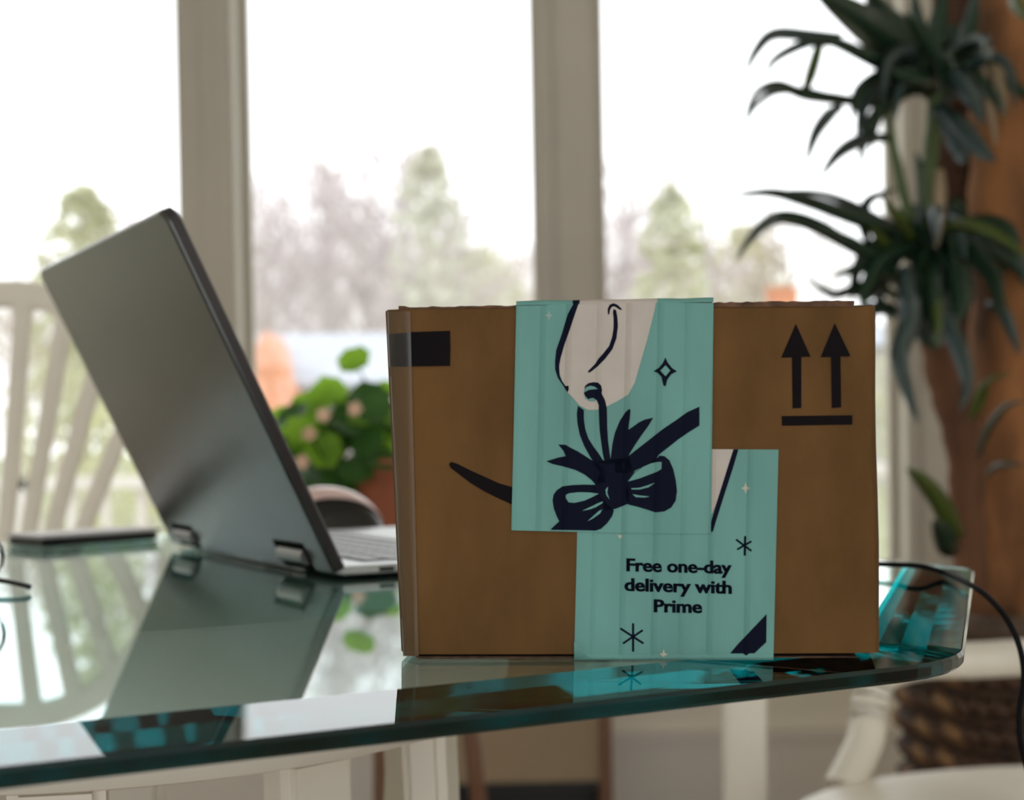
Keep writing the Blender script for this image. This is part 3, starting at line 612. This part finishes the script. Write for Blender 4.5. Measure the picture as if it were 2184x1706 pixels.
lead = MB().tube(bez(cp, 8), .0016, 8).build('lead', M_RUBBER, cord, smooth=True)

# ------------------------------------------------------------------ mouse
mc = Vector((-.163, 1.388, TOP + .0005)); mrz = math.atan2(bx.y, bx.x)
mouse = empty('computer_mouse', mc, 'black computer mouse with pearly pink top shell, behind the laptop keyboard', 'mouse', rz=mrz)
def dome(m, x0, x1, k0, k1, sc, lift):
    """half dome in local axes: long axis x; k0..k1 = part of the elevation sweep"""
    a = 24; b = 12; v = []; f = []
    for i in range(a + 1):
        t = -1 + 2 * i / a; x = .050 * t * sc; h = (.040 * (1 - abs(t) ** 2.3) ** .62 * (1 - .10 * t)) * sc + lift; wd = .030 * (1 - abs(t) ** 3.2) ** .5 * sc
        for j in range(b + 1):
            an = math.pi * (k0 + (k1 - k0) * j / b); v.append((x, wd * math.cos(an) * (1 if abs(math.cos(an)) < 1 else 1), max(0.0006, h * math.sin(an) ** .8)))
    for i in range(a):
        for j in range(b): f.append((i * (b + 1) + j, i * (b + 1) + j + 1, (i + 1) * (b + 1) + j + 1, (i + 1) * (b + 1) + j))
    return m.add(v, f)
bd = dome(MB(), 0, 0, 0, 1, 1, 0).mesh('body', True); o = link('body', bd, M_GLOSSBLACK); o.parent = mouse
sh = dome(MB(), 0, 0, .26, .74, 1.035, .0012).mesh('top_shell', True); o = link('top_shell', sh, M_PINK); o.parent = mouse
md = o.modifiers.new('thick', 'SOLIDIFY'); md.thickness = .0012; md.offset = -1
o['label'] = 'pearly pink top shell'
o = link('scroll_wheel', MB().tube([(-.032, -.0035, .030), (-.032, .0035, .030)], .009, 16).mesh('scroll_wheel', 40), M_RUBBER); o.parent = mouse

# ------------------------------------------------------------------ tablet and eyeglasses on the left of the table
ta, tb_ = onz(92, 1168, TOP + .0004), onz(340, 1150, TOP + .0004); td = (tb_ - ta); td.z = 0; tl = td.length; trz = math.atan2(td.y, td.x)
tab = empty('phone', (ta + tb_) / 2, 'dark phone, its top painted pale for the reflected sky, lying on the glass table, left of the laptop', 'phone', rz=trz)
o = link('body', MB().box((-tl / 2, 0, 0), (tl / 2, .058, .0070)).mesh('body', bev=.002), M_BLACK); o.parent = tab
o = link('sky_bright_top', MB().box((-tl / 2 - .002, -.001, .0072), (tl / 2 + .004, .060, .0100)).mesh('sky_bright_top', bev=.0012), mat('reflected_sky_grey', (.62, .60, .60), .35)); o.parent = tab  # top slab coloured pale to imitate sky mirrored in a glossy surface
eg = empty('eyeglasses', onz(-10, 1240, TOP), 'pair of dark-armed eyeglasses lying at the left edge of the table', 'eyeglasses')
e0 = onz(-60, 1234, TOP + .006); e1 = onz(66, 1248, TOP + .004)
tag(MB().tube(bez([e0, (e0 + e1) / 2 + Vector((0, 0, .0008)), e1 - Vector((.004, 0, 0)), e1 - Vector((0, 0, .0015))], 5), [.0016] * 15 + [.0012], 8).build('temple_arm', M_BLACK, eg, smooth=True), 'dark temple arm')
lc = onz(-84, 1190, TOP + .022); rimv = MB(); k = 24
pts = [lc + Vector((.022 * math.cos(2 * math.pi * i / k), .006 * math.cos(2 * math.pi * i / k), .019 * math.sin(2 * math.pi * i / k))) for i in range(k + 1)]
rimv.tube(pts, .0012, 6).build('rim', M_CHROME, eg, smooth=True)
MB().add(pts[:-1], [tuple(range(k))]).build('lens', M_PANE, eg)
off = Vector((-.062, -.012, 0)); p2_ = [p + off for p in pts]
MB().tube(p2_, .0012, 6).build('rim', M_CHROME, eg, smooth=True); MB().add(p2_[:-1], [tuple(range(k))]).build('lens', M_PANE, eg)
MB().tube([lc + Vector((-.022, -.006, .004)), lc + Vector((-.031, -.008, .007)), lc + off + Vector((.022, .006, .004))], .0012, 6).build('bridge', M_CHROME, eg, smooth=True)
MB().tube([lc + off + Vector((-.022, -.006, .004)), lc + off + Vector((.03, .02, -.012))], .0013, 6).build('temple_arm', M_BLACK, eg, smooth=True)

# ------------------------------------------------------------------ fan-back chair on the left
CY = 2.1
ch = empty('fan_back_chair', (ony(-20, 1480, CY).x, CY - .2, 0), 'white hoop-back dining chair with fanned slats, behind the laptop', 'chair', 'white dining chairs')
def hz(px, py, y=CY): return ony(px, py, y)
hoopL = [(-480, 1420), (-455, 1180), (-400, 940), (-300, 740), (-180, 650), (-20, 629), (110, 640), (240, 712), (345, 880), (400, 1120), (430, 1420)]
hp = [hz(px, py, CY - .02 + .03 * (1450 - py) / 800) for px, py in hoopL]
MB().strip(bez(hp, 6), (.026, .036), (0, 1, 0)).build('hoop', M_CHAIR, ch, smooth=40, bev=.005)
fanx = hz(-20, 1480).x; fz = .47
import itertools
for sgn, (tp, ty) in itertools.product((1,), ((52, 640), (140, 668), (225, 712), (308, 800), (-92, 645), (-185, 660), (-275, 720), (-350, 810))):
    p = hz(tp, ty, CY + .005); q = Vector((fanx + (p.x - fanx) * .13, CY - .03, fz)); mid = (p + q) / 2 + Vector((0, .006, 0))
    MB().strip([q, mid, p], [(.018, .015), (.021, .014), (.024, .013)], (1, 0, 0)).build('slat', M_CHAIR, ch, smooth=40, bev=.003)
seat = MB(); n = 28; sc_ = Vector((fanx, CY - .22, 0))
for z, k in ((.435, .90), (.445, .98), (.460, 1.0), (.472, .98), (.474, .90)):
    for j in range(n): an = 2 * math.pi * j / n; seat.v.append(sc_ + Vector((math.copysign(abs(math.cos(an)) ** .75, math.cos(an)) * .235 * k, math.copysign(abs(math.sin(an)) ** .75, math.sin(an)) * .215 * k, z)))
seat.f = [(i * n + j, i * n + (j + 1) % n, (i + 1) * n + (j + 1) % n, (i + 1) * n + j) for i in range(4) for j in range(n)] + [tuple(range(n)), tuple(4 * n + j for j in range(n))]
seat.build('seat', M_CHAIR, ch, smooth=50)
for sx in (-1, 1):
    for sy in (-1, 1): MB().tube([sc_ + Vector((sx * .15, sy * .14, .44)), sc_ + Vector((sx * .18, sy * .17, .25)), sc_ + Vector((sx * .205, sy * .20, 0))], [.014, .019, .012], 10).build('leg', M_CHAIR, ch, smooth=True)
    MB().tube([sc_ + Vector((sx * .185, -.178, .2)), sc_ + Vector((sx * .185, .178, .2))], .010, 8).build('stretcher', M_CHAIR, ch, smooth=True)

# ------------------------------------------------------------------ bow-arm chair on the right
AY = 1.86
ac = empty('bow_arm_chair', (.62, 1.62, 0), 'white bow-arm chair at lower right in front of the wicker basket', 'chair', 'white dining chairs')
sc2 = Vector((.62, 1.60, 0)); seat2 = MB(); n = 40; zs = CAM.z - (1640 - 902) / FPX * 1.85
for z, k in ((zs - .035, .88), (zs - .022, .97), (zs - .010, 1.0), (zs - .001, .985), (zs, .95), (zs - .006, .6)):
    for j in range(n): an = 2 * math.pi * j / n; seat2.v.append(sc2 + Vector((math.cos(an) * .345 * k, math.sin(an) * .27 * k, z)))
seat2.f = [(i * n + j, i * n + (j + 1) % n, (i + 1) * n + (j + 1) % n, (i + 1) * n + j) for i in range(5) for j in range(n)] + [tuple(range(n)), tuple(5 * n + j for j in range(n))]
seat2.build('seat', M_CHAIR, ac, smooth=50)
b0_ = ony(1795, 1668, 1.80); b0_.z = zs - .012
bow = [b0_, ony(1845, 1580, 1.84), ony(1856, 1500, AY), ony(1880, 1440, AY + .01), ony(1960, 1412, AY + .02), ony(2080, 1408, AY + .02), ony(2200, 1402, AY), ony(2330, 1405, AY - .06), ony(2420, 1440, 1.74), ony(2460, 1540, 1.70)]
MB().tube(bez(bow, 8), .022, 16).build('bow_arm', M_CHAIR, ac, smooth=60)
p0 = ony(1585, 1400, 1.83)
pq = ony(1588, 1706, 1.83); pq.z = 0
MB().strip([pq, ony(1587, 1640, 1.83), p0, ony(1583, 1330, 1.84)], (.050, .026), (1, 0, 0)).build('arm_post', M_CHAIR, ac, smooth=40, bev=.004)
MB().strip(bez([ony(1583, 1335, 1.84), ony(1640, 1310, 1.9), ony(1760, 1330, 1.93), ony(1850, 1400, 1.90)], 5), (.040, .024), (0, .3, 1)).build('back_rail', M_CHAIR, ac, smooth=40, bev=.004)
for sx, sy in ((-1, -1), (-1, 1), (1, -1), (1, 1)): MB().tube([sc2 + Vector((sx * .20, sy * .15, zs - .03)), sc2 + Vector((sx * .25, sy * .19, .2)), sc2 + Vector((sx * .28, sy * .21, 0))], [.016, .021, .013], 10).build('leg', M_CHAIR, ac, smooth=True)

# ------------------------------------------------------------------ wood-framed cabinet low against the window wall
KY = 2.95
x0, x1 = ony(918, 1620, KY).x, ony(1306, 1620, KY).x; fwid = .024; zsh = ony(1100, 1672, KY).z
cab = empty('low_cabinet', ((x0 + x1) / 2, KY + .15, 0), 'low brown wood-framed cabinet with tan panel, under the window behind the table', 'cabinet')
M_OAK = mat('brown_stained_wood', (.17, .075, .035), .45, noise=.25, nscale=14, stretch=(1, 1, .15)); M_TAN = mat('tan_panel', (.36, .27, .17), .6, noise=.06, nscale=8)
MB().box((x0, KY, 0), (x0 + fwid, KY + .3, .52)).build('side_panel', M_OAK, cab); MB().box((x1 - fwid, KY, 0), (x1, KY + .3, .52)).build('side_panel', M_OAK, cab)
MB().box((x0 - .01, KY - .01, .5205), (x1 + .01, KY + .31, .545)).build('top', M_OAK, cab, bev=.004)
MB().box((x0 + fwid, KY + .012, zsh), (x1 - fwid, KY + .03, .52)).build('front_panel', M_TAN, cab)
MB().box((x0 + fwid, KY + .10, .0), (x1 - fwid, KY + .11, zsh)).build('recess_back', M_BLACK, cab)
MB().box((x0 + fwid, KY + .005, zsh - .012), (x1 - fwid, KY + .10, zsh - .0005)).build('shelf', M_BLACK, cab)

# ------------------------------------------------------------------ potted plant with round leaves on a small stand
PY = 2.12
pc = ony(838, 1060, PY); pz0 = ony(838, 1135, PY).z
stand = empty('plant_stand', (pc.x, PY, 0), 'small round wooden stand under the terracotta pot behind the box', 'stand')
MB().lathe([(0, pz0 - .024), (.15, pz0 - .024), (.155, pz0 - .012), (.15, pz0 - .0005), (0, pz0 - .0005)], (pc.x, PY, 0), 30).build('top', M_OAK, stand, smooth=40)
for k in range(3):
    an = 2.1 * k + .4; MB().tube([(pc.x + .08 * math.cos(an), PY + .08 * math.sin(an), pz0 - .02), (pc.x + .15 * math.cos(an), PY + .15 * math.sin(an), 0)], [.013, .010], 8).build('leg', M_OAK, stand, smooth=True)
pot = empty('potted_plant', (pc.x, PY, pz0), 'terracotta pot of bright green round leaves between the laptop and the box', 'potted plant')
M_TERRA = mat('terracotta', (.33, .10, .045), .75, noise=.15, nscale=20)
MB().lathe([(0, 0), (.043, 0), (.058, .075), (.064, .075), (.066, .098), (.060, .100), (.056, .088), (0, .085)], (pc.x, PY, pz0), 30).build('pot', M_TERRA, pot, smooth=40)
MB().lathe([(0, .0845), (.0555, .0885), (.03, .094), (0, .096)], (pc.x, PY, pz0), 20).build('soil', mat('dark_soil', (.03, .018, .012), 1), pot)
M_LEAFB = mat('backlit_leaf', (.27, .50, .045), .45, trans=.6, noise=.2, nscale=30); M_LEAFD = mat('deep_leaf', (.045, .13, .025), .45, trans=.35, noise=.2, nscale=30)  # two copies of the leaf: backlight painted into the brighter green
def leafmesh(nm, m):
    b = MB(); n = 14; b.v = [Vector((0, 0, 0))]
    for j in range(n): an = 2 * math.pi * j / n; rr = 1 + .07 * math.cos(an * 7); b.v.append(Vector((math.cos(an) * rr, math.sin(an) * rr * .92, .22 + .05 * math.cos(an * 3))))
    b.f = [(0, 1 + j, 1 + (j + 1) % n) for j in range(n)]; me = b.mesh(nm, True); me.materials.append(m); return me
lmb, lmd = leafmesh('leaf', M_LEAFB), leafmesh('leaf', M_LEAFD)
rl = random.Random(12); stems = MB(); base_pt = Vector((pc.x, PY, pz0 + .09))
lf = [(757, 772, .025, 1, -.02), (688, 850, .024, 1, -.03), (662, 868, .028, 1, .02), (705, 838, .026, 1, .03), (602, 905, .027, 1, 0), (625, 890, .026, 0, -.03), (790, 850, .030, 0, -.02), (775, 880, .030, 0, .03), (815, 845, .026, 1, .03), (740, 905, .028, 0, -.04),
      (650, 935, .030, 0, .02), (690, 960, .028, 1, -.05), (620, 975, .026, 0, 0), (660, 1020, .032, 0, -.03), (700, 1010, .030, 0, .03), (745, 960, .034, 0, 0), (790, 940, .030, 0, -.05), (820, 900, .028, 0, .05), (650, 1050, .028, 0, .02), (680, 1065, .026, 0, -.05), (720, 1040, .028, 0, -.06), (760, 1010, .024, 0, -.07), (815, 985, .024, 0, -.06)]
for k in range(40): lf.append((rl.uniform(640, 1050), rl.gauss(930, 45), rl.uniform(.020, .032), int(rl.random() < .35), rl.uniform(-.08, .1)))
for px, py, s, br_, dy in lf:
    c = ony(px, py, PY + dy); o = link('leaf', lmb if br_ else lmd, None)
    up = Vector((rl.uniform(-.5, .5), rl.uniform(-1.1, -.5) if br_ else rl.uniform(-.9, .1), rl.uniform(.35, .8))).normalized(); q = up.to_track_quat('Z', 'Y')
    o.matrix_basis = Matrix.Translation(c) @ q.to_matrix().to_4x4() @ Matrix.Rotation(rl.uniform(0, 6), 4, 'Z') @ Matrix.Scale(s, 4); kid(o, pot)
    stems.tube(bez([base_pt, base_pt.lerp(c, .5) + Vector((0, 0, .02)), c], 3), .0013, 4)
stems.build('stems', M_LEAFD, pot)
M_PETAL = mat('peach_petal', (.78, .50, .36), .6, trans=.3)
for px, py in ((645, 985), (660, 925), (690, 885), (757, 872)):
    c = ony(px, py, PY - .09); m = MB()
    for j in range(5): an = 2 * math.pi * j / 5; d = Vector((math.cos(an), -.2, math.sin(an))); e = Vector((-math.sin(an), 0, math.cos(an))) * .005; m.add([c, c + d * .006 + e, c + d * .011, c + d * .006 - e], [(0, 1, 2, 3)])
    m.build('flower', M_PETAL, pot)

# ------------------------------------------------------------------ dracaena palm in a wicker basket
DY = 2.42
bc = Vector((ony(2190, 1400, DY).x, DY, 0)); zrim = ony(2120, 1283, DY).z
bas = empty('wicker_basket', bc, 'dark brown wicker planter basket behind the white bow-arm chair', 'basket')
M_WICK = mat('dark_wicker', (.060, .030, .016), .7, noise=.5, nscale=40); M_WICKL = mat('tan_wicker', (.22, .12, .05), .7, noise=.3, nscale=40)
rt, rbm = .205, .155
MB().lathe([(0, .01), (rbm, .01), (rt, zrim - .03), (rt - .012, zrim - .02), (rt - .02, zrim - .08), (0, zrim - .08)], bc, 36).build('wall', M_WICK, bas, smooth=40)
MB().lathe([(rt - .004, zrim - .045), (rt + .016, zrim - .035), (rt + .018, zrim - .012), (rt, zrim), (rt - .016, zrim - .012), (rt - .012, zrim - .04)], bc, 40).build('rim', mat('wicker_rim', (.085, .050, .03), .6, noise=.3, nscale=30), bas, smooth=True)
wv = MB().tube([(-.022, 0, 0), (-.008, -.009, 0), (.008, -.009, 0), (.022, 0, 0)], [.006, .011, .011, .006], 6).mesh('weave', True); wv.materials.append(M_WICKL)
wd2 = wv.copy(); wd2.materials.clear(); wd2.materials.append(M_WICK)
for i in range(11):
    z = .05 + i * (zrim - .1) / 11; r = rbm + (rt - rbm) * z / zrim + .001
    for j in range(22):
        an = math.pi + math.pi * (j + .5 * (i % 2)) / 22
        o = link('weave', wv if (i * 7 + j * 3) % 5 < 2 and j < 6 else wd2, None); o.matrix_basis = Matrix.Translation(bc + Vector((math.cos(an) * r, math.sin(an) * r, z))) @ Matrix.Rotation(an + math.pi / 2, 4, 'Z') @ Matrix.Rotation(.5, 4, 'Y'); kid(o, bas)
tag(MB().lathe([(0, zrim - .05), (rt - .02, zrim - .055), (rt - .03, zrim - .079), (0, zrim - .079)], bc, 24).build('moss', mat('brown_moss', (.10, .07, .03), 1, noise=.6, nscale=40, bump=1, bscale=60), bas), kind='stuff')
palm = empty('dracaena', (bc.x, bc.y, zrim - .05), 'tall brown-trunked palm with dark strap leaves rising from the wicker basket', 'plant')
M_BARK = mat('orange_brown_bark', (.24, .100, .033), .85, noise=.75, nscale=14, bump=1, bscale=40, stretch=(1, 1, .3)); M_BARK2 = mat('red_brown_cane', (.15, .062, .026), .8, noise=.35, nscale=22, bump=.6, bscale=40, stretch=(1, 1, .25))
def trunk(pts, m, lab):
    P = bez([ony(x, y, yy) for x, y, w_, yy in pts], 6); W = [w_ * yy / FPX / 2 for x, y, w_, yy in pts]; Wr = []
    for i in range(len(P)): s = i / 6; k = min(int(s), len(W) - 2); Wr.append((W[k] + (W[k + 1] - W[k]) * (s - k)) * (1 + .06 * math.sin(i * 2.1)))
    tag(MB().tube(P, Wr, 14).build('trunk', m, palm, smooth=True), lab)
pz = 1330
trunk([(2110, pz, 150, DY), (2135, 1150, 150, DY), (2150, 900, 160, DY), (2150, 600, 160, DY), (2145, 300, 150, DY), (2150, -40, 140, DY), (2160, -300, 120, DY)], M_BARK, 'thick orange-brown fibrous trunk')
trunk([(2150, pz, 120, DY + .1), (2140, 1000, 130, DY + .1), (2075, 700, 130, DY + .1), (2050, 400, 130, DY + .1), (2045, 150, 120, DY + .1), (2050, -100, 110, DY + .1)], mat('shade_brown_bark', (.075, .035, .018), .9, noise=.5, nscale=18, bump=1, bscale=40, stretch=(1, 1, .3)), 'dark brown trunk added behind to fill the shade')  # extra trunk, coloured dark to fill the shade beside the thick one
trunk([(2080, pz - 10, 70, DY - .06), (2066, 1150, 72, DY - .08), (2058, 960, 80, DY - .1), (2024, 800, 100, DY - .1), (1995, 660, 80, DY - .1), (1985, 540, 60, DY - .1)], M_BARK2, 'slim red-brown cane')
trunk([(1985, 560, 34, DY - .1), (1980, 400, 32, DY - .12), (1992, 250, 32, DY - .12), (2000, 120, 26, DY - .12)], mat('green_cane', (.07, .11, .035), .6), 'green upright cane')
trunk([(1940, 470, 24, DY - .14), (1915, 360, 22, DY - .15), (1890, 240, 16, DY - .15)], mat('green_cane', (.07, .11, .035), .6), 'thin green cane')
M_ST1 = mat('dark_strap_leaf', (.016, .045, .024), .32, trans=.10); M_ST2 = mat('blue_grey_strap_leaf', (.045, .075, .075), .28, trans=.06); M_ST3 = mat('light_green_strap_leaf', (.12, .17, .035), .4, trans=.35); M_ST4 = mat('dry_strap_leaf', (.42, .33, .22), .6, trans=.3)
STM = [M_ST1, M_ST2, M_ST3, M_ST4]
za = Z(1484, 0, 2.437); zc = Z(1784, 600, 2.437)
def strap(pts, w_, mi, d0, d1=None):
    """strap leaf: pixel centre line, widest width in pixels, depth from d0 (root) to d1 (tip); arched gutter section"""
    d1 = d1 if d1 is not None else d0; n = len(pts); P = bez([ony(p[0], p[1], d0 + (d1 - d0) * i / (n - 1)) for i, p in enumerate(pts)], 6); k = len(P); m = MB()
    for i, p in enumerate(P):
        t = i / (k - 1); wd = w_ * p.y / FPX / 2 * (min(1, .55 + 1.5 * t) if t < .3 else (1 - ((t - .3) / .7) ** 2.2) ** .8 + .02)
        tg = (P[min(i + 1, k - 1)] - P[max(i - 1, 0)]).normalized(); view = (p - CAM).normalized(); s = tg.cross(view)
        s = s.normalized() if s.length > 1e-3 else Vector((0, 0, 1)); s = (s + Vector((0, .35, 0))).normalized(); up = s.cross(tg).normalized()
        m.v += [p - s * wd, p - up * wd * .18, p + s * wd, p + up * .0008]
    m.f = [(i * 4 + j, i * 4 + (j + 1) % 4, i * 4 + 4 + (j + 1) % 4, i * 4 + 4 + j) for i in range(k - 1) for j in range(4)] + [(0, 1, 2, 3), tuple(4 * (k - 1) + j for j in range(4))]
    m.build('leaf', STM[mi], palm, smooth=True)
LA = [([(1280, 480), (1000, 220), (820, 80), (600, -60)], 150, 0, 2.3, 2.0), ([(1250, 420), (1080, 200), (960, 60), (880, -80)], 110, 0, 2.3, 2.1), ([(1250, 500), (1050, 380), (900, 300), (700, 210), (540, 200)], 60, 0, 2.3, 2.0),
      ([(760, 190), (560, 180), (400, 180), (310, 270), (250, 400)], 50, 1, 2.1, 1.9), ([(700, 230), (600, 220), (490, 260), (400, 320), (360, 400)], 40, 1, 2.1, 1.95), ([(1000, 560), (850, 530), (700, 510), (560, 490), (420, 440), (310, 490), (250, 640)], 48, 0, 2.3, 1.95), ([(900, 540), (700, 500), (520, 470), (400, 480), (300, 560), (270, 640)], 36, 1, 2.25, 2.0),
      ([(760, 550), (690, 600), (620, 700), (570, 860)], 55, 1, 2.2, 2.0), ([(1000, 710), (850, 735), (740, 800), (640, 930)], 58, 1, 2.3, 2.05), ([(1000, 730), (900, 720), (760, 770), (690, 850)], 40, 1, 2.3, 2.1), ([(560, 500), (600, 380), (640, 240), (660, 180)], 48, 2, 2.2, 2.1),
      ([(1230, 330), (1350, 400), (1440, 510), (1495, 650)], 90, 1, 2.25, 2.1), ([(1240, 560), (1350, 640), (1460, 760), (1560, 840)], 95, 1, 2.25, 2.1), ([(1250, 540), (1320, 660), (1370, 790), (1400, 850)], 80, 1, 2.25, 2.12), ([(1200, 420), (1190, 250), (1150, 100), (1130, -60)], 70, 0, 2.3, 2.3), ([(1260, 400), (1250, 200), (1270, 60), (1300, -80)], 80, 0, 2.28, 2.3), ([(1380, 420), (1400, 250), (1430, 100), (1460, -60)], 80, 0, 2.3, 2.25),
      ([(1300, 500), (1270, 350), (1200, 220), (1080, 60)], 80, 0, 2.25, 2.1), ([(1350, 480), (1320, 330), (1340, 200), (1330, 120)], 110, 0, 2.3, 2.3), ([(1320, 420), (1200, 420), (1090, 400), (960, 360)], 90, 0, 2.28, 2.15), ([(1520, 250), (1560, 350), (1590, 500), (1600, 620)], 60, 3, 2.28, 2.26), ([(1500, 350), (1520, 500), (1545, 650), (1560, 760)], 40, 3, 2.27, 2.26), ([(1640, -20), (1680, 40), (1720, 110)], 60, 2, 2.2, 2.1), ([(1270, 880), (1270, 1000), (1265, 1150), (1250, 1290)], 55, 3, 2.22, 2.2),
      ([(1150, 1250), (950, 1180), (760, 1110), (560, 1040), (380, 1000), (170, 1020)], 60, 0, 2.3, 1.95), ([(1050, 1400), (880, 1320), (640, 1180), (480, 1130), (380, 1150), (290, 1230), (205, 1360)], 62, 0, 2.3, 1.9), ([(1060, 1480), (960, 1380), (800, 1260), (600, 1170)], 70, 0, 2.3, 2.05), ([(1050, 1180), (900, 1110), (780, 1050), (640, 1005), (470, 985)], 38, 1, 2.3, 2.0), ([(1130, 1250), (1060, 1140), (960, 1020)], 45, 2, 2.25, 2.15), ([(1040, 1320), (960, 1240), (900, 1180)], 45, 2, 2.25, 2.15), ([(900, 1280), (870, 1150), (900, 1040), (1050, 980)], 50, 0, 2.3, 2.2),
      ([(1280, 1180), (1400, 1165), (1560, 1220), (1720, 1330)], 60, 2, 2.25, 2.05), ([(1080, 1560), (900, 1480), (720, 1530), (560, 1430)], 45, 0, 2.3, 2.1), ([(1100, 1640), (960, 1600), (800, 1640), (640, 1560)], 60, 0, 2.3, 2.1), ([(1150, 1500), (1000, 1420), (860, 1390), (700, 1450)], 60, 0, 2.3, 2.1), ([(1200, 1350), (1230, 1500), (1260, 1650), (1250, 1800)], 50, 2, 2.28, 2.1), ([(1250, 1300), (1350, 1400), (1380, 1550), (1340, 1720)], 120, 0, 2.3, 2.2), ([(1180, 1300), (1200, 1450), (1180, 1600), (1150, 1750)], 130, 0, 2.3, 2.2), ([(1300, 1350), (1290, 1500), (1250, 1640), (1280, 1760)], 110, 0, 2.3, 2.18),
      ([(1160, 1280), (1060, 1300), (960, 1360), (880, 1500), (860, 1620)], 70, 0, 2.28, 2.1), ([(1150, 1200), (1180, 1050), (1170, 900), (1140, 780)], 50, 0, 2.3, 2.3)]
for pts, w_, mi, a_, b_ in LA: strap(za(pts), w_ * 1.35 / 2.437, mi, a_, b_)
LC = [([(360, -80), (365, 60), (380, 200), (330, 380), (360, 540), (425, 740)], 120, 1, 2.2, 1.98), ([(470, 60), (560, 180), (640, 360), (680, 520), (645, 680)], 100, 1, 2.24, 2.05), ([(780, 120), (860, 150), (910, 260), (950, 390)], 70, 1, 2.22, 2.1), ([(690, 720), (740, 580), (810, 505), (920, 480)], 32, 2, 2.25, 2.15), ([(720, 700), (760, 560), (760, 520)], 60, 2, 2.26, 2.2), ([(780, 1000), (850, 955), (990, 955)], 36, 0, 2.2, 2.1), ([(740, 900), (800, 750), (880, 650), (990, 620)], 40, 0, 2.24, 2.1),
      ([(640, 1330), (590, 1250), (520, 1120), (430, 1020), (360, 970)], 110, 2, 2.32, 2.1), ([(620, 1420), (580, 1380), (540, 1290), (500, 1240)], 120, 0, 2.32, 2.2), ([(200, 60), (250, 140), (300, 200)], 60, 0, 2.25, 2.15), ([(300, -40), (200, 20), (120, 60), (40, 60)], 60, 0, 2.28, 2.1), ([(560, 180), (520, 280), (500, 360)], 130, 0, 2.27, 2.2), ([(440, 120), (450, 240), (470, 340)], 130, 0, 2.28, 2.2)]
for pts, w_, mi, a_, b_ in LC: strap(zc(pts), w_ / 2.437, mi, a_, b_)

rp = random.Random(21)
for (cx, cy), nl in (((2010, 190), 26), ((1990, 540), 26)):
    for k in range(nl):
        an = rp.uniform(-.15, 1.15) * math.pi if rp.random() < .75 else rp.uniform(0, 2 * math.pi)
        ln = rp.uniform(110, 230); ex, ey = cx - math.cos(an) * 25 * 0 + math.cos(an) * ln * .85, cy - math.sin(an) * ln * .6
        mx_, my_ = (cx + ex) / 2, (cy + ey) / 2 - 25
        if ex < 1830: ex = 1830 + rp.uniform(0, 60)
        strap([(cx + rp.uniform(-12, 12), cy + rp.uniform(-20, 40)), (mx_, my_), (ex, ey + 20), (ex + math.cos(an) * 25, ey + rp.uniform(60, 120))], rp.uniform(26, 44), rp.choice((0, 0, 0, 0, 1)), 2.32, rp.uniform(2.08, 2.45))
